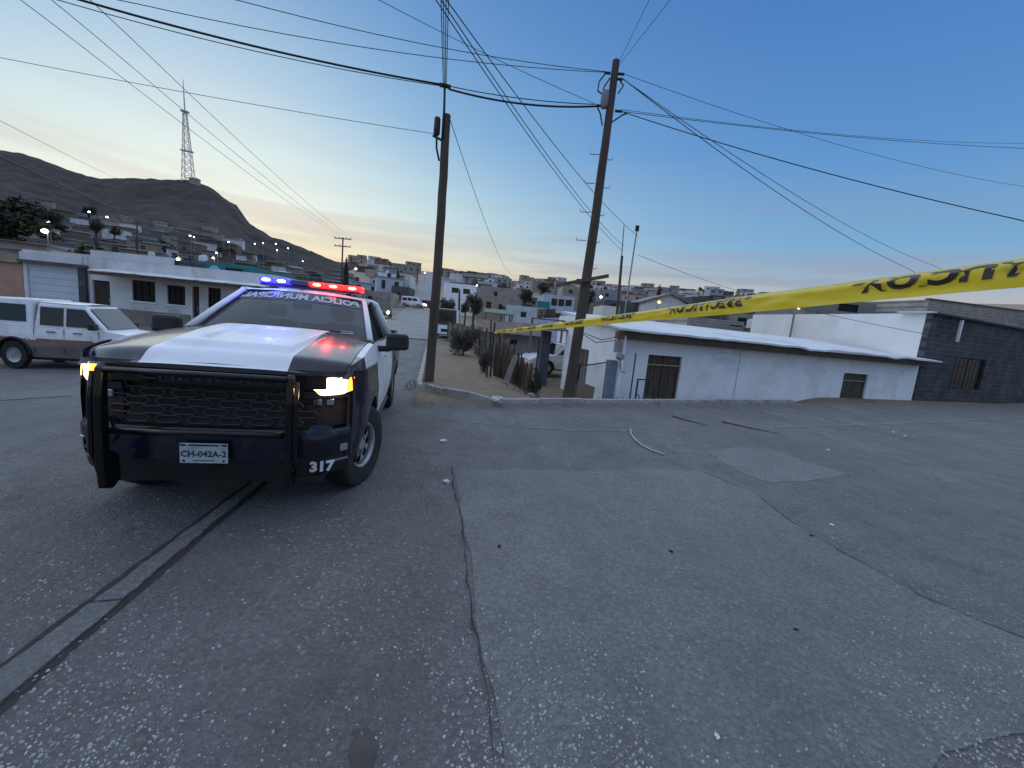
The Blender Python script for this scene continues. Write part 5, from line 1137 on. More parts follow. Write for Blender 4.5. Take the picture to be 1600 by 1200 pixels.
mb.grid(lambda u, v: (1.9*v*math.cos(2*math.pi*u)*1.1, 1.5*v*math.sin(2*math.pi*u), (1.35*(1-v)**1.1+.12*mnoise.noise(Vector((4*u, 3*v, 1)))*(1-v))-.1), 28, 10)
tag(mb.build('earth_mound', pm('dry_earth', (.32, .255, .19), (.24, .19, .14), 3, .95, .03, 12), None, smooth=True, loc=(P.x, P.y, gz)), 'heap of pale earth in the yard behind the stakes', 'earth heap')
# slat fence by the white box truck
P = D(700, 513, 31); Q = D(752, 517, 27)
sf = thing('slat_fence', 'grey upright slat fence right of the white box truck', 'fence', on(P.x, P.y)); b0 = Vector(sf.location); n = 26
for k in range(n):
    p = lerp(P, Q, k/n); mb = MB(); d_ = (Q-P).normalized(); c_ = on(p.x, p.y)-b0; hh = 1.35+q.uniform(-.08, .08); mb.beam(c_-Vector((0, 0, .1)), c_+Vector((q.uniform(-.02, .02), 0, hh)), .17, .03, (-d_.y, d_.x, 0)); mb.build('slat', W_PALEW if k % 4 else W_DARKW, sf)
# ------------------------------------------------------------------ other vehicles
M_LENS = pm('lit_car_headlamp', (1, .8, .5), None, emis=(1.0, .70, .32), estr=30.0, samp=False)
M_TAIL = pm('red_tail_lamp', (.4, .01, .01), None, emis=(1, .05, .03), estr=2.0, samp=False)
M_GLASSD = pm('tinted_car_glass', (.015, .018, .022), None, rough=.08, spec=.6)
M_CARW = pm('dusty_white_car', (.82, .82, .83), (.77, .77, .78), 2, .4, coat=.2, dirt=(.64, .61, .58), dscale=2)
M_MUD = pm('muddy_lower_body', (.21, .175, .155), (.15, .125, .112), 2.5, .75)
M_STRIPE = pm('rust_red_band', (.30, .12, .075), (.24, .10, .07), 4, .6)
def vehicle(t, L, W, belt, wheels, wr, cab, zr, mat, wins, bot=.32, tuck=.14, rows=10, matfn=None, nose=.10, detail=True, wheelfn=None):
    """lower body with wheel arches, tapered cabin, windows; x forward from tail"""
    def zb(x):
        z = bot
        for c in wheels:
            d = abs(x-c)
            if d < wr+.06: z = max(z, wr*.95+math.sqrt((wr+.06)**2-d*d))
        return z
    def hw(x, z):
        w = W/2*interp([(bot, .93), (bot+.3, 1.0), (.9, .99), (1.25, .93)], z)
        e = min(x, L-x)
        if e < .5: w -= nose*((.5-e)/.5)**2
        return w
    n = int(L/.05) if detail else 26
    body = MB()
    for s in (-1, 1):
        body.grid(lambda u, v, s=s: ((lambda x, z: (x, s*hw(x, z), z))(u*L, zb(u*L)+(belt(u*L)-zb(u*L))*v)), n, rows, (lambda u, v: matfn(u*L, zb(u*L)+(belt(u*L)-zb(u*L))*v)) if matfn else None)
    body.grid(lambda u, v: (u*L, (2*v-1)*hw(u*L, belt(u*L)), belt(u*L)+.025*(1-(2*v-1)**2)), n, 8)
    for xe in (0, L): body.grid(lambda u, v: (xe, (2*u-1)*hw(xe, bot+(belt(xe)-bot)*v), bot+(belt(xe)-bot)*v), 6, 4, (lambda u, v: matfn(xe, bot+(belt(xe)-bot)*v)) if matfn else None)
    o = body.build('body', mat, t, smooth=40)
    (xb0, xt0), (xt1, xb1) = cab; wt = W/2-tuck; wb = W/2*.95
    m0 = mat[0] if isinstance(mat, list) else mat
    mb = MB(); P = lambda x, y, z: (x, y, z)
    mb.hexa([P(xb0, -wb, belt(xb0)-.02), P(xb1, -wb*.97, belt(xb1)-.02), P(xb1, wb*.97, belt(xb1)-.02), P(xb0, wb, belt(xb0)-.02), P(xt0, -wt, zr-.03), P(xt1, -wt, zr-.03), P(xt1, wt, zr-.03), P(xt0, wt, zr-.03)])
    mb.build('cabin', m0, t, bevel=.07)
    mb = MB(); mb.grid(lambda u, v: (xt0-.02+(xt1-xt0+.04)*u, (2*v-1)*(wt-.02), zr-.028+.045*(1-(2*v-1)**2)*math.sin(math.pi*min(1, .15+.7*u))), 8, 6); mb.build('roof', m0, t, smooth=True)
    def side_at(x, z, s):
        k = (z-belt(x)+.02)/(zr-.03-belt(x)+.02); return s*(wb*.985+(wt-wb*.985)*k+.012)
    for (a, b, c, d, z0, z1) in wins:      # bottom a..b, top c..d
        for s in (-1, 1):
            mb = MB(); mb.add([(a, side_at(a, z0, s), z0), (b, side_at(b, z0, s), z0), (d, side_at(d, z1, s), z1), (c, side_at(c, z1, s), z1)], [(0, 1, 2, 3)]); mb.build('side_window', M_GLASSD, t, solid=.01)
    for (xb, xt, e) in ((xb1, xt1, .02), (xb0, xt0, -.02)):
        z0 = belt(xb)+.06; z1 = zr-.10; k0 = (z0-belt(xb))/(zr-belt(xb)); k1 = (z1-belt(xb))/(zr-belt(xb))
        mb = MB(); mb.add([(xb+(xt-xb)*k0+e, -wb*.86, z0), (xb+(xt-xb)*k0+e, wb*.86, z0), (xb+(xt-xb)*k1+e, wt*.88, z1), (xb+(xt-xb)*k1+e, -wt*.88, z1)], [(0, 1, 2, 3)]); mb.build('windscreen' if e > 0 else 'rear_window', M_GLASSD, t, solid=.01)
    mb = MB(); mb.box(.15, L-.15, -W*.40, W*.40, bot-.08, bot+.3); mb.build('underbody', M_BLACK, t)
    for c in wheels:
        for s in (-1, 1):
            if wheelfn: wheelfn(t, c, s); continue
            mb = MB(); mb.lathe([(wr*.55, .1), (wr*.93, .11), (wr, .07), (wr, -.07), (wr*.93, -.11), (wr*.55, -.1)], (0, 0, 0), 'y', 22); w_ = mb.build('wheel', M_RUBBER, t, smooth=40, loc=(c, s*(W/2-.11), wr))
            mb = MB(); mb.lathe([(.001, s*.06), (wr*.2, s*.07), (wr*.5, s*.05), (wr*.57, s*.10)], (0, 0, 0), 'y', 16); mb.build('rim', M_STEEL, w_, smooth=True)
    for s in (-1, 1):
        mb = MB(); mb.box(-.01, .03, s*W*.42-.09, s*W*.42+.09, belt(0)-.28, belt(0)-.1); mb.build('tail_lamp', M_TAIL, t)
    return o
# white pickup with canopy, parked on the left, nose to the right
pk_ = thing('white_pickup', 'dusty white pickup with rear canopy and rust-red band at the left edge', 'pickup truck', (0, 0, 0), R(18.0))
WR = .36
belt = lambda x: interp([(0, 1.05), (2.0, 1.06), (3.55, 1.08), (3.9, 1.05), (4.6, .98), (5.05, .84), (5.2, .70)], x)
vehicle(pk_, 5.2, 1.80, belt, (1.1, 4.2), WR, ((1.62, 1.72), (2.95, 3.68)), 1.74, [M_CARW, M_STRIPE, M_MUD], [(1.80, 2.42, 1.80, 2.42, 1.14, 1.60), (2.50, 3.42, 2.50, 3.0, 1.14, 1.60)], matfn=lambda x, z: 0 if z > .80+.02*math.sin(x*3) else (1 if z > .735 else 2), rows=20, nose=.14)
mb = MB(); mb.hexa([(.02, -.86, 1.04), (1.60, -.86, 1.04), (1.60, .86, 1.04), (.02, .86, 1.04), (.10, -.74, 1.74), (1.60, -.76, 1.77), (1.60, .76, 1.77), (.10, .74, 1.74)]); cn_ = mb.build('canopy', M_CARW, pk_, bevel=.04)
for s in (-1, 1):
    k = .012; mb = MB(); f0 = lambda z: s*(.86-.11*(z-1.04)/.7+k); mb.add([(.25, f0(1.2), 1.2), (1.45, f0(1.2), 1.2), (1.42, f0(1.62), 1.62), (.30, f0(1.62), 1.62)], [(0, 1, 2, 3)]); mb.build('canopy_window', M_GLASSD, cn_, solid=.012)
    mb = MB(); mb.box(3.25, 3.45, s*.92, s*1.12, 1.10, 1.27) if s > 0 else mb.box(3.25, 3.45, -1.12, -.92, 1.10, 1.27); mb.build('door_mirror', M_BLACK, pk_, bevel=.03)
    for x in (2.0, 2.72):
        mb = MB(); mb.tube([(x, s*.895, .98), (x+.03, s*.93, .985), (x+.2, s*.93, .985), (x+.23, s*.895, .98)], .016, 6); mb.build('door_handle', M_BLACK, pk_)
    for x in (1.66, 2.46, 3.42):
        mb = MB(); mb.box(x-.006, x+.006, s*.888-.006, s*.888+.006, .45, 1.06); mb.build('door_seam', M_BLACK, pk_)
    for c in (1.1, 4.2):
        mb = MB(); mb.tube([(c+(WR+.09)*math.cos(a), s*.895, WR*.95+(WR+.09)*math.sin(a)) for a in [math.pi*k/14 for k in range(15)]], .035, 6); mb.build('arch_trim', M_BLACK, pk_, smooth=True)
P = D(35, 578, 10.0); pk_.scale = (.73, .9, .99); dv = Vector((math.cos(R(18)), math.sin(R(18)), 0)); nv_ = Vector((-dv.y, dv.x, 0)); o_ = P-dv*.95+nv_*.81; pk_.location = (o_.x, o_.y, H(P.x, P.y))
# small far vehicles
def car(label, px, py, Y, rz, kind, mat, lit=False, name='car', cat='car'):
    P = D(px, py, Y); t = thing(name, label, cat, (P.x, P.y, H(P.x, P.y)+.12), R(rz))
    if kind == 'van':
        vehicle(t, 5.2, 1.9, lambda x: interp([(0, 1.0), (4.0, 1.0), (4.9, .92), (5.2, .75)], x), (.95, 4.1), .34, ((.05, .12), (3.65, 4.45)), 2.2, mat, [(.35, 1.35, .38, 1.35, 1.25, 1.85), (1.5, 2.5, 1.5, 2.5, 1.25, 1.85), (2.65, 3.9, 2.65, 3.5, 1.25, 1.85)], detail=False)
    elif kind == 'suv':
        vehicle(t, 4.5, 1.85, lambda x: interp([(0, .95), (3.2, 1.0), (4.1, .92), (4.5, .70)], x), (.85, 3.55), .36, ((.08, .45), (2.55, 3.25)), 1.68, mat, [(.45, 1.25, .65, 1.25, 1.06, 1.5), (1.35, 2.15, 1.35, 2.15, 1.06, 1.5), (2.25, 2.98, 2.25, 2.5, 1.06, 1.5)])
    elif kind == 'box':
        vehicle(t, 4.6, 2.0, lambda x: interp([(0, 1.0), (3.2, 1.0), (4.6, .9)], x), (.9, 3.7), .38, ((.02, .05), (3.4, 4.3)), 2.35, mat, [(3.0, 4.0, 3.0, 3.55, 1.2, 1.9)], detail=False)
        mb = MB(); mb.box(-.03, .0-.022, -.35, .35, .5, .72); mb.build('bumper', M_BLACK, t)
        mb = MB(); mb.box(-.02, -.005, -.55, .55, 1.35, 2.05); mb.build('rear_glass', M_GLASSD, t)
        mb = MB(); mb.lathe([(.001, -.04), (.22, -.04), (.22, 0)], (0, 0, 0), 'x', 14); mb.build('spare_wheel', M_RUBBER, t, loc=(-.02, .1, 1.55))
    else:
        vehicle(t, 4.4, 1.75, lambda x: interp([(0, .88), (3.2, .9), (4.1, .8), (4.4, .6)], x), (.8, 3.5), .31, ((.2, .8), (2.3, 3.1)), 1.42, mat, [(.75, 1.5, .95, 1.5, .95, 1.32), (1.6, 2.75, 1.6, 2.3, .95, 1.32)], detail=False)
    if lit:
        L_ = {'van': 5.2, 'suv': 4.5, 'box': 4.6}.get(kind, 4.4)
        for s in (-1, 1): mb = MB(); mb.sphere((L_+.0, s*.60, .66), .12, .20 if kind == 'sedan' else .12, .17, 10, 6); mb.build('headlight', M_LENS, t, smooth=True)
    return t
car('white passenger van crossing the far street with a lit headlamp', 628, 485.5, 92, -8, 'van', M_CARW, True, 'van', 'van')
car('dark car coming up the street with both headlamps lit', 603, 493, 59.5, -77, 'sedan', pm('dark_car_paint', (.03, .03, .035), None, rough=.3), True)
car('dark red car half hidden by the kerb corner pole', 676, 484, 95, 175, 'suv', pm('red_car_paint', (.16, .012, .012), None, rough=.35), True)
car('white box truck seen from behind right of the kerb corner pole', 696, 513, 32.5, 96, 'box', M_CARW, False, 'box_truck', 'truck')
car('white sport utility car parked in the yard behind the leaning pole', 937, 569, 22.5, 200, 'suv', M_CARW, False)
# ------------------------------------------------------------------ trees and bushes
M_LEAF = [pm('dusty_leaves_%s' % 'abc'[i], c, d, 5, .85) for i, (c, d) in enumerate((((.045, .05, .03), (.07, .072, .042)), ((.035, .042, .03), (.05, .058, .038)), ((.095, .08, .055), (.06, .055, .04))))]
M_BARK = pm('dark_bark', (.06, .048, .038), (.09, .072, .056), 8, .95)
def crown_mesh(seed, n, leaf, clumps=14, shape=(1, 1, 1), up=.0):
    q = random.Random(seed); vs, fs = [], []; cs = []
    for _ in range(clumps):
        a, b, r_ = q.uniform(0, 6.28), q.uniform(-1, 1), q.random()**.5*.72; s_ = math.sqrt(1-b*b); cs.append((Vector((r_*s_*math.cos(a), r_*s_*math.sin(a), r_*b)), q.uniform(.22, .42)))
    for i in range(n):
        c, rr = q.choice(cs); d = Vector((q.gauss(0, 1), q.gauss(0, 1), q.gauss(0, 1))).normalized()*rr*q.random()**.35; p = c+d
        p = Vector((p.x*shape[0], p.y*shape[1], p.z*shape[2])); s_ = leaf*q.uniform(.6, 1.3); u = Vector((q.gauss(0, 1), q.gauss(0, 1), q.gauss(0, 1))).normalized(); w = u.cross(Vector((q.gauss(0, 1), q.gauss(0, 1), q.gauss(0, 1)))).normalized()
        o = len(vs); vs += [p-u*s_, p+w*s_*.5, p+u*s_, p-w*s_*.5]; fs.append((o, o+1, o+2, o+3))
    me = bpy.data.meshes.new('crown'); me.from_pydata([tuple(v) for v in vs], [], fs); return me
CROWNS = {}
def tree(name, label, loc, h, rx, rz, kind=0, dense='far', group=None, cat='tree', trunk_h=None):
    key = (kind, dense, rnd.randrange(3) if dense == 'far' else rnd.randrange(99))
    if key not in CROWNS:
        n, lf = {'far': (420, .16), 'mid': (2600, .075), 'near': (6500, .042), 'dark': (5200, .085)}[dense]
        me = crown_mesh(hash(str(key)) % 9999 if False else key[2]*7+kind*31+len(dense), n, lf, 16 if dense == 'far' else 26); me.materials.append(M_LEAF[kind]); CROWNS[key] = me
    t = thing(name, label, cat, loc, rnd.uniform(0, 6), group)
    c = bpy.data.objects.new('crown', CROWNS[key]); COL.objects.link(c); c.parent = t; c.scale = (rx, rx, rz); c.location = (0, 0, h-rz)
    mb = MB(); th = max(.3, h-rz); r_ = max(.04, h*.028); mb.tube([(0, 0, -.4), (.02*h, 0, th*.5), (0, .02*h, th), (.0, 0, h-rz*.5)], [r_*1.3, r_, r_*.8, r_*.3], 7)
    for k in range(4):
        a = k*1.6+.4; mb.tube([(0, .01*h, th*.75), (rx*.35*math.cos(a), rx*.35*math.sin(a), th*.85+rz*.4), (rx*.6*math.cos(a), rx*.6*math.sin(a), th+rz*.5)], [r_*.6, r_*.4, r_*.15], 5)
    mb.build('trunk', M_BARK, t, smooth=True)
    return t
def tree_px(name, label, px, ytop, halfw, ybot, Y, kind, dense, group=None, cat='tree', full=False):
    T_ = D(px, ytop, Y); g_ = H(T_.x, T_.y); h = max(.8, T_.z-g_); rx = halfw*Y/640; rz_ = (ybot-ytop)*Y/640/2
    return tree(name, label, (T_.x, T_.y, g_), h, rx*1.25, max(.3, min(h*.5, rz_*1.2)) if not full else h*.55, kind, dense, group, cat)
tree_px('dark_tree', 'large dense dark tree at the left edge under the hill', 2, 296, 44, 362, 52, 1, 'dark')
tree_px('bush', 'brown-green bush at the far end of the stake fence', 727, 501, 27, 534, 19.5, 2, 'near', cat='bush', full=True)
tree_px('bush', 'low dry bush beside the stake bundle', 838, 577, 13, 600, 13.2, 2, 'mid', cat='bush', full=True)
tree_px('bush', 'small dry bush at the near end of the stake fence', 757, 574, 10, 596, 13.6, 2, 'mid', cat='bush', full=True)
for k, (px, yt, hw_, yb, Y, kd, lab) in enumerate(((700, 462, 12, 486, 47, 2, 'bare brownish tree right of the kerb corner pole'), (744, 453, 13, 488, 42, 1, 'dark green tree above the slat fence'), (823, 447, 10, 470, 66, 1, 'round dark tree beside the grey warehouse'), (850, 439, 9, 455, 110, 2, 'brown tree on the skyline left of the leaning pole'), (728, 468, 8, 488, 46, 2, 'thin brown tree above the slat fence'), (923, 452, 9, 470, 70, 1, 'dark tree right of the leaning pole'), (784, 474, 6, 488, 50, 1, 'small dark tree before the brown house'), (602, 428, 7, 440, 125, 1, 'dark tree over the blank-walled street house'), (1110, 462, 7, 470, 100, 2, 'bare tree above the tape on the skyline'), (150, 340, 10, 358, 88, 1, 'dark tree among the lower hillside houses'), (75, 325, 16, 345, 96, 1, 'broad dark tree above the lit roof on the hillside'), (139, 320, 9, 334, 130, 1, 'dark tree high among the hillside houses'))):
    tree_px('tree', lab, px, yt, hw_, yb, Y, kd, 'mid')
def cypress(label, px, yt, yb, Y):
    T_ = D(px, yt, Y); g_ = H(T_.x, T_.y); h = T_.z-g_; t = thing('cypress_tree', label, 'tree', (T_.x, T_.y, g_)); me = CROWNS.get('cyp')
    if me is None: me = crown_mesh(77, 1500, .09, 30, (.5, .5, 1)); me.materials.append(M_LEAF[1]); CROWNS['cyp'] = me
    c = bpy.data.objects.new('crown', me); COL.objects.link(c); c.parent = t; c.scale = (h*.16, h*.16, h*.52); c.location = (0, 0, h*.52)
    mb = MB(); mb.tube([(0, 0, -.3), (0, 0, h*.5)], [.15, .08], 6); mb.build('trunk', M_BARK, t)
cypress('slim dark cypress beside the far double-armed pole', 541, 404, 432, 90)
cypress('slim dark cypress between two pale street houses', 622, 421, 440, 118)
cypress('thin dark cypress on the skyline behind the gabled house', 1031, 446, 462, 130)
# dry weeds in the yard and along the kerb
mb = MB(); q = random.Random(31)
for k in range(900):
    if k < 620:
        P2 = CP + CD*q.uniform(1.2, 5.2) + CN*q.uniform(.4, 2.2)
        if q.random() < .5: P2 = KP+KN*q.uniform(2.6, 4.2)+KS*q.uniform(.5, 9)
    elif k < 760: P2 = KP+KN*q.uniform(-.25, .2)+KS*q.uniform(-.7, .9)
    else: P2 = CP+CD*q.uniform(7, 17)+CN*q.uniform(.25, .6)
    b_ = on(P2.x, P2.y); h_ = q.uniform(.05, .22) if k < 620 else q.uniform(.02, .07)
    for j in range(3):
        a = q.uniform(0, 6.28); l = Vector((math.cos(a)*h_*.6, math.sin(a)*h_*.6, h_*q.uniform(.7, 1.1))); s_ = Vector((-math.sin(a), math.cos(a), 0))*.006; mb.add([b_-s_, b_+s_, b_+l], [(0, 1, 2)])
tag(mb.build('dry_weeds', pm('dry_grass', (.22, .19, .10), (.13, .125, .07), 5, .95), fixn=False), 'dry weeds along the kerb and in the yard', 'weeds', kind='stuff')
# ------------------------------------------------------------------ houses over hillside and town
WALLS = [(W_WHITE2, 'white'), (W_BLOCK, 'grey block'), (W_TAN, 'tan'), (W_BLUE, 'pale blue'), (W_PINK, 'pinkish'), (pm('brown_block', (.2, .15, .115), (.15, .115, .09), 1, .95), 'brown'), (pm('dark_grey_wall', (.1, .1, .105)), 'dark grey'), (W_BLOCK, 'grey block'), (pm('blue_grey_wall', (.25, .28, .32)), 'blue-grey')]
placed = []
FAR = {}
def far_stuff(x, y, w, d, h, rz, wi):
    mbx = FAR.setdefault(wi, MB()); c, s = math.cos(rz), math.sin(rz); z0 = H(x, y)-1.2; z1 = H(x, y)+h
    for (e, za, zb) in ((0, z0, z1), (.15, z1+.003, z1+.18)):
        p = [(x+a*c-b*s, y+a*s+b*c) for a, b in ((-w/2-e, -d/2-e), (w/2+e, -d/2-e), (w/2+e, d/2+e), (-w/2-e, d/2+e))]; mbx.hexa([(u, v, za) for u, v in p]+[(u, v, zb) for u, v in p])
    n = max(1, int(w/3))
    for i in range(n):
        xc = -w/2+w*(i+.5)/n; yb_ = -d/2-.03; p = [(x+a*c-b*s, y+a*s+b*c) for a, b in ((xc-.5, yb_-.04), (xc+.5, yb_-.04), (xc+.5, yb_), (xc-.5, yb_))]; FAR.setdefault('w', MB()).hexa([(u, v, z1-1.7) for u, v in p]+[(u, v, z1-.8) for u, v in p])
def far_house(x, y, w, d, h, rz, wi, label, group, detail):
    wall = WALLS[wi][0]; z = min(H(x+a, y+b) for a in (-w/2, w/2) for b in (-d/2, d/2)); zt = H(x, y)+h
    t = thing('house', label, 'house', (x, y, z), rz, group); hh = zt-z
    mb = MB(); mb.box(-w/2, w/2, -d/2, d/2, -.8, hh); mb.build('wall', wall, t)
    mb = MB(); e = rnd.uniform(.1, .5); k = rnd.random()
    if k < .6: mb.box(-w/2-.15, w/2+.15, -d/2-.2, d/2+.15, hh+.003, hh+.16)
    else: mb.hexa([(-w/2-.3, -d/2-.4, hh+.003), (w/2+.3, -d/2-.4, hh+.003), (w/2+.3, d/2+.2, hh+e), (-w/2-.3, d/2+.2, hh+e), (-w/2-.3, -d/2-.4, hh+.1), (w/2+.3, -d/2-.4, hh+.1), (w/2+.3, d/2+.2, hh+e+.1), (-w/2-.3, d/2+.2, hh+e+.1)])
    mb.build('roof', rnd.choice((R_WHITE, R_GREY, R_GREY, R_RUST)), t)
    if detail:
        n = max(1, int(w/2.6)); dr = rnd.randrange(n)
        for i in range(n):
            xc = -w/2+w*(i+.5)/n
            if i == dr: mb = MB(); mb.box(xc-.45, xc+.45, -d/2-.05, -d/2-.004, max(0, hh-2.8), max(.5, hh-.75)); mb.build('door', M_DOORB, t)
            else: mb = MB(); mb.box(xc-.55, xc+.55, -d/2-.05, -d/2-.004, hh-1.75, hh-.75); mb.build('window', M_DARKGL, t)
        if rnd.random() < .3: mb = MB(); mb.lathe([(.001, 1.3), (.35, 1.25), (.5, 1.0), (.5, 0)], (rnd.uniform(-w*.3, w*.3), 0, hh+.16), 'z', 10); mb.build('water_tank', M_IRON if rnd.random() < .7 else R_WHITE, t, smooth=40)
def try_place(x, y, gap):
    for a, b in placed:
        if (a-x)**2+(b-y)**2 < gap*gap: return False
    placed.append((x, y)); return True
def zone_hill(px):
    return 'at the hill\'s left end' if px < 110 else ('left of the tower' if px < 270 else ('below the tower' if px < 400 else 'where the hill ends'))
q = random.Random(21); nh_ = 0; tries = 0
while nh_ < 150 and tries < 14000:
    tries += 1
    px = q.uniform(-40, 555); r_ = 52+215*q.random()**1.1; d_ = ray(px, 400); az = math.atan2(d_.x, d_.y); x, y = r_*math.sin(az), r_*math.cos(az)
    if px > 470 and r_ > 150: pass
    if abs(x-road_mid(y)) < 12 or (px < 60 and 45 < r_ < 62): continue
    if r_ > 150 and q.random() < (r_-150)/130: continue
    gap = 6.4+.018*r_
    if not try_place(x, y, gap): continue
    wi = q.choice((0, 1, 1, 2, 4, 5, 5, 6, 6, 7, 8, 5, 2)); w, dd, h = q.uniform(4, 7.5), q.uniform(3.5, 5.5), q.uniform(2.3, 3.2)
    band = 'low' if r_ < 95 else ('halfway up' if r_ < 150 else 'high')
    far_house(x, y, w, dd, h, -az*.7+q.uniform(-.25, .25), wi, 'small %s house %s, %s' % (WALLS[wi][1], zone_hill(px), band), 'hillside houses, %s, %s, %s' % (WALLS[wi][1], zone_hill(px), band), r_ < 140); nh_ += 1
def zone_town(px):
    return 'left of the far street' if px < 640 else ('between the wooden poles' if px < 890 else ('right of the leaning pole' if px < 1010 else 'above the tape'))
nt_ = 0; tries = 0
while nt_ < 260 and tries < 16000:
    tries += 1
    px = q.uniform(545, 1330); rmin = 95 if px < 1180 else 55
    if px < 640: rmin = 92
    r_ = rmin+(345-rmin)*q.random()**.9; d_ = ray(px, 430); az = math.atan2(d_.x, d_.y); x, y = r_*math.sin(az), r_*math.cos(az)
    if abs(x-road_mid(y)) < 8.5: continue
    if not try_place(x, y, 6.6+.012*r_): continue
    wi = q.randrange(len(WALLS)); w, dd, h = q.uniform(5, 9.5), q.uniform(4, 7), q.choice((2.5, 2.8, 3, 3.3, 5.0))
    if r_ > 205: far_stuff(x, y, w, dd, h, -az*.8+q.uniform(-.25, .25), wi); nt_ += 1; continue
    band = 'near' if r_ < 150 else ('farther back' if r_ < 240 else 'far off')
    far_house(x, y, w, dd, h, -az*.8+q.uniform(-.25, .25), wi, '%s town house %s, %s' % (WALLS[wi][1], zone_town(px), band), 'town houses, %s, %s, %s' % (WALLS[wi][1], zone_town(px), band), r_ < 170); nt_ += 1
mb = MB(); mats_ = []
for i, (wi, mbx) in enumerate(FAR.items()):
    mb.cur = i; mb.add(mbx.v, mbx.f); mats_.append(M_DARKGL if wi == 'w' else WALLS[wi][0])
tag(mb.build('far_town', mats_), 'far houses crowding the skyline of the town', 'houses', kind='stuff')
for k in range(110):
    px = q.uniform(0, 1250); r_ = q.uniform(75, 330) if px > 560 else q.uniform(60, 200); d_ = ray(px, 420); az = math.atan2(d_.x, d_.y); x, y = r_*math.sin(az), r_*math.cos(az)
    if abs(x-road_mid(y)) < 7 or (640 < px < 1180 and r_ < 100) or not try_place(x, y, 6): continue
    zn = zone_hill(px) if px < 555 else zone_town(px)
    bd = 'near' if r_ < 130 else ('farther back' if r_ < 220 else 'far off')
    tree('tree', 'small dark tree among the houses %s, %s' % (zn, bd), on(x, y), q.uniform(3, 5.5), q.uniform(1.8, 3), q.uniform(1.3, 2.2), q.choice((0, 1, 1, 2)), 'far', 'town trees, %s, %s' % (zn, bd))
# ------------------------------------------------------------------ street lamps that are lit
M_LAMPW = pm('cool_lamp', (1, 1, 1), None, emis=(.92, .97, 1.0), estr=9.0, samp=False)
M_LAMPG = pm('pale_lamp', (1, 1, .9), None, emis=(1.0, .97, .72), estr=12.0, samp=False)
M_LAMPO = pm('orange_lamp', (1, .6, .2), None, emis=(1.0, .42, .06), estr=7.0, samp=False)
def lamp(label, px, py, r_, size, mat=None, group=None):
    d_ = ray(px, py); az = math.atan2(d_.x, d_.y); k = r_/math.hypot(d_.x, d_.y); P = _C+d_*k; g_ = H(P.x, P.y); hgt = P.z-g_
    if hgt < 1.5:
        for rr in range(int(r_), 30, -3):
            k = rr/math.hypot(d_.x, d_.y); P = _C+d_*k; g_ = H(P.x, P.y); hgt = P.z-g_
            if hgt > 3.5: break
    t = thing('street_lamp', label, 'street lamp', (P.x, P.y, g_), 0, group)
    mb = MB(); mb.tube([(0, .3, -.3), (0, .3, hgt+.1), (0, .05, hgt+.25)], .06, 5); mb.build('post', R_GREY, t)
    mb = MB(); mb.sphere((0, 0, hgt), size*.62, size*.62, size*.45, 10, 6); mb.build('lamp_head', mat or M_LAMPW, t, smooth=True)
for px, py, r_, s_, lab in ((139, 331, 130, .30, 'white lamp under the highest dark tree on the hillside'), (167, 339, 125, .30, 'white lamp right of the highest hillside tree'), (75, 347, 105, .26, 'small white lamp above the bright lit roof'), (70, 361, 80, .55, 'brightest lamp on the left, flooding a pale roof'), (297, 368, 120, .3, 'white lamp on the slope directly below the tower'), (303, 370, 135, .22, 'faint lamp beside the one below the tower'), (357, 378, 140, .28, 'white lamp right of the tower foot'), (398, 381, 150, .25, 'left lamp of the row behind the blue beacon'), (411, 380, 160, .28, 'second lamp of the row behind the blue beacon'), (431, 381, 170, .32, 'third lamp of the row behind the blue beacon'), (450, 388, 160, .3, 'rightmost lamp of the row behind the blue beacon'), (433, 391, 150, .25, 'lamp just below the row behind the blue beacon'), (333, 403, 75, .22, 'pale lamp above the satellite dish'), (338, 395, 95, .22, 'upper pale lamp above the satellite dish'), (473, 408, 140, .18, 'faint lamp above the red beacons')):
    lamp(lab, px, py, r_, s_, M_LAMPG if 'pale' in lab or 'brightest' in lab else None)
for px, py, r_, s_, mt, lab in ((278, 405, 42, .18, M_LAMPG, 'warm lamp on the block above the cottage'), (556, 420, 130, .45, M_LAMPG, 'yellowish lamp beside the far double-armed pole'), (626, 439, 112, .40, M_LAMPG, 'yellowish lamp between the pale street houses'), (664, 426, 180, .40, M_LAMPG, 'lamp at the top of the climbing street'), (745, 446, 90, .25, M_LAMPG, 'lamp at the right end of the low white house'), (917, 460, 74, .18, M_LAMPO, 'left of three lamps right of the leaning pole'), (926, 460, 76, .18, M_LAMPO, 'middle of three lamps right of the leaning pole'), (939, 464, 70, .32, M_LAMPG, 'brightest of three lamps right of the leaning pole'), (1030, 472, 50, .30, M_LAMPO, 'orange lamp on the gabled house wall'), (1248, 482, 30, .10, M_LAMPO, 'small orange lamp under the tape left of the block house')):
    lamp(lab, px, py, r_, s_, mt)
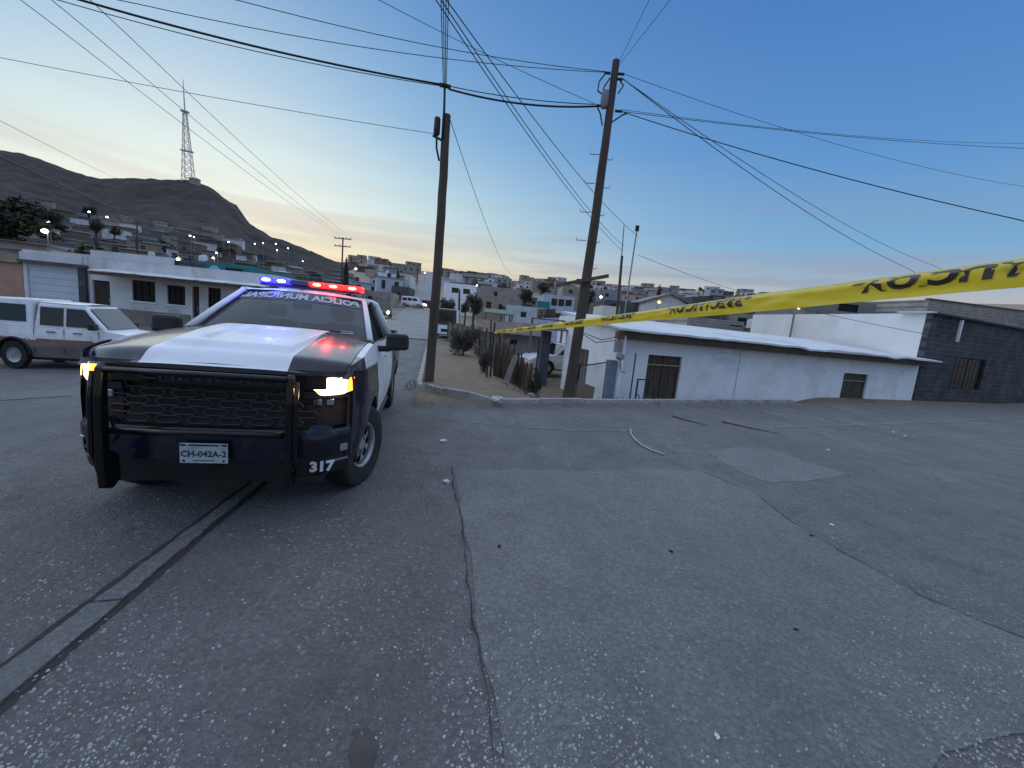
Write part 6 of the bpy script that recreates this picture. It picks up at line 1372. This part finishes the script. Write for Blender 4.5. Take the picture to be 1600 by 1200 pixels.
# ------------------------------------------------------------------ radio tower on the ridge
d_ = ray(295, 283); az = math.atan2(d_.x, d_.y); P = Vector((RDIST*.985*math.sin(az), RDIST*.985*math.cos(az), 0)); P.z = hill_z(P.x, P.y)-1.0
T_ = D(286, 124, P.y); Ht = T_.z-P.z
tw = thing('radio_tower', 'tall tapering lattice radio tower on the hill ridge', 'radio tower', P, R(20)); M_TOW = pm('pale_tower_paint', (.62, .55, .54), (.52, .47, .47), 2, .7)
ax = (T_-P); ax.z = 0; axl = Matrix.Rotation(-R(20), 3, 'Z') @ ax
def tw_c(k, i): hw_ = 3.9*(1-k)**1.25+.3; a = math.pi/4+i*math.pi/2; return Vector((hw_*1.2*math.cos(a), hw_*1.2*math.sin(a), k*Ht)) + axl*k
lv = [0, .07, .14, .21, .28, .35, .42, .49, .56, .63, .70]
for i in range(4): mb = MB(); mb.tube([tw_c(k, i) for k in lv], .24, 5); mb.build('leg', M_TOW, tw)
for a, b in zip(lv, lv[1:]):
    mb = MB()
    for i in range(4): mb.tube([tw_c(b, i), tw_c(b, (i+1) % 4)], .15, 4); mb.tube([tw_c(a, i), tw_c(b, (i+1) % 4)], .11, 4); mb.tube([tw_c(a, (i+1) % 4), tw_c(b, i)], .11, 4)
    o = mb.build('bracing', M_TOW, tw); tag(o, kind='stuff')
mb = MB(); mb.tube([axl*.68+Vector((0, 0, Ht*.68)), axl*.84+Vector((0, 0, Ht*.84)), axl+Vector((0, 0, Ht))], [.55, .38, .2], 8); mb.build('antenna_mast', M_TOW, tw)
for k in (.32, .70): mb = MB(); c_ = axl*k+Vector((0, 0, Ht*k)); mb.box(c_.x-3.6*(1-k)-1.6, c_.x+3.6*(1-k)+1.6, c_.y-1.5, c_.y+1.5, c_.z-.3, c_.z+.3); mb.build('platform', M_TOW, tw)
hut = thing('equipment_hut', 'small equipment hut at the foot of the radio tower', 'hut', P+Vector((7, -3, 0)), R(10)); mb = MB(); mb.box(-3, 3, -2, 2, -2, 3); mb.build('wall', W_BLOCK, hut); mb = MB(); mb.box(-3.3, 3.3, -2.3, 2.3, 3.003, 3.3); mb.build('roof', R_GREY, hut)
# ------------------------------------------------------------------ litter on the paving
M_PAPER = pm('crumpled_paper', (.72, .72, .70), (.6, .6, .58), 30, .8)
def scrap(label, px, py, s_, mat, seed, flat=.4, name='litter', cat='litter'):
    P = G(px, py); qq = random.Random(seed); mb = MB(); mb.sphere((0, 0, s_*flat*.5), s_, s_*.7, s_*flat, 14, 9)
    for i, v in enumerate(mb.v): n_ = 1+.5*mnoise.noise(Vector(v)*(2.2/s_)+Vector((seed, 0, 0)))+.55*mnoise.noise(Vector(v)*(5.5/s_)+Vector((seed, 4, 0))); mb.v[i] = (v[0]*n_, v[1]*n_, max(.004, v[2]*n_))
    o = mb.build(name, mat, None, loc=(P.x, P.y, H(P.x, P.y)+.004)); o.rotation_euler = (0, 0, qq.uniform(0, 6)); return tag(o, label, cat)
scrap('white scrap of paper on the paving right of the police truck, far one', 693, 689, .05, M_PAPER, 1)
scrap('white scrap of paper at the crack right of the police truck', 697, 753, .04, M_PAPER, 2)
scrap('crumpled clear plastic bag against the kerb', 776, 634, .15, pm('plastic_bag', (.55, .58, .58), (.42, .45, .46), 12, .35), 3, .45, 'plastic_bag', 'bag')
scrap('white scrap lying right of the small pale patch, near one', 1294, 704, .035, M_PAPER, 4)
scrap('white scrap farther right near the grey building, left one', 1396, 676, .045, M_PAPER, 5)
scrap('white scrap farther right near the grey building, right one', 1414, 682, .045, M_PAPER, 6)
scrap('white fleck on the rough paving right of the slab', 1299, 821, .022, M_PAPER, 7)
scrap('dark pebble on the slab, left one', 780, 855, .018, M_CRACK, 8, .6, 'pebble', 'stone')
scrap('dark chip on the slab, centre right', 1048, 863, .018, M_CRACK, 9, .5, 'pebble', 'stone')
scrap('dark chip near the slab edge', 1268, 838, .022, M_CRACK, 10, .4, 'pebble', 'stone')
scrap('dark chip low on the slab', 1243, 985, .016, M_CRACK, 12, .4, 'pebble', 'stone')
scrap('pale stone at the bottom edge of the paving', 1120, 1153, .016, M_PAPER, 13, .5, 'pebble', 'stone')
mb = MB(); hp = [G(*p) for p in ((985, 672), (986, 680), (992, 688), (1003, 697), (1018, 705), (1038, 712))]
mb.tube([p-hp[0]+Vector((0, 0, .018)) for p in hp], [.016]*6, 8); tag(mb.build('hose', pm('pale_hose', (.42, .42, .40), (.33, .33, .32), 10, .6), None, smooth=True, loc=hp[0]), 'pale length of hose curved on the paving before the white house', 'hose')
for lab, pts in (('left dry stick on the paving before the white house', ((1050, 651), (1075, 658), (1108, 666))), ('right dry stick on the paving before the white house', ((1128, 660), (1165, 668), (1218, 679)))):
    hp = [G(*p) for p in pts]; mb = MB(); mb.tube([p-hp[0]+Vector((0, 0, .015)) for p in hp], [.018, .014, .006], 6); tag(mb.build('stick', W_WOOD, None, loc=hp[0]), lab, 'stick')

# ------------------------------------------------------------------ labels: tell look-alikes apart by their order from left to right
bpy.context.view_layer.update()
same = {}
for o in scene.objects:
    if o.parent is None and 'label' in o: same.setdefault(o['label'], []).append(o)
ORD = ['leftmost', 'second from left', 'third from left', 'fourth from left', 'fifth from left', 'sixth from left', 'seventh from left', 'eighth from left', 'ninth from left', 'tenth from left', 'eleventh from left', 'twelfth from left', 'thirteenth from left', 'fourteenth from left', 'fifteenth from left', 'sixteenth from left']
for lab, os_ in same.items():
    if len(os_) < 2: continue
    os_.sort(key=lambda o: math.atan2(o.location.x, o.location.y))
    for k, o in enumerate(os_):
        w_ = 'rightmost' if k == len(os_)-1 else ORD[min(k, 15)]
        o['label'] = lab + ', ' + w_
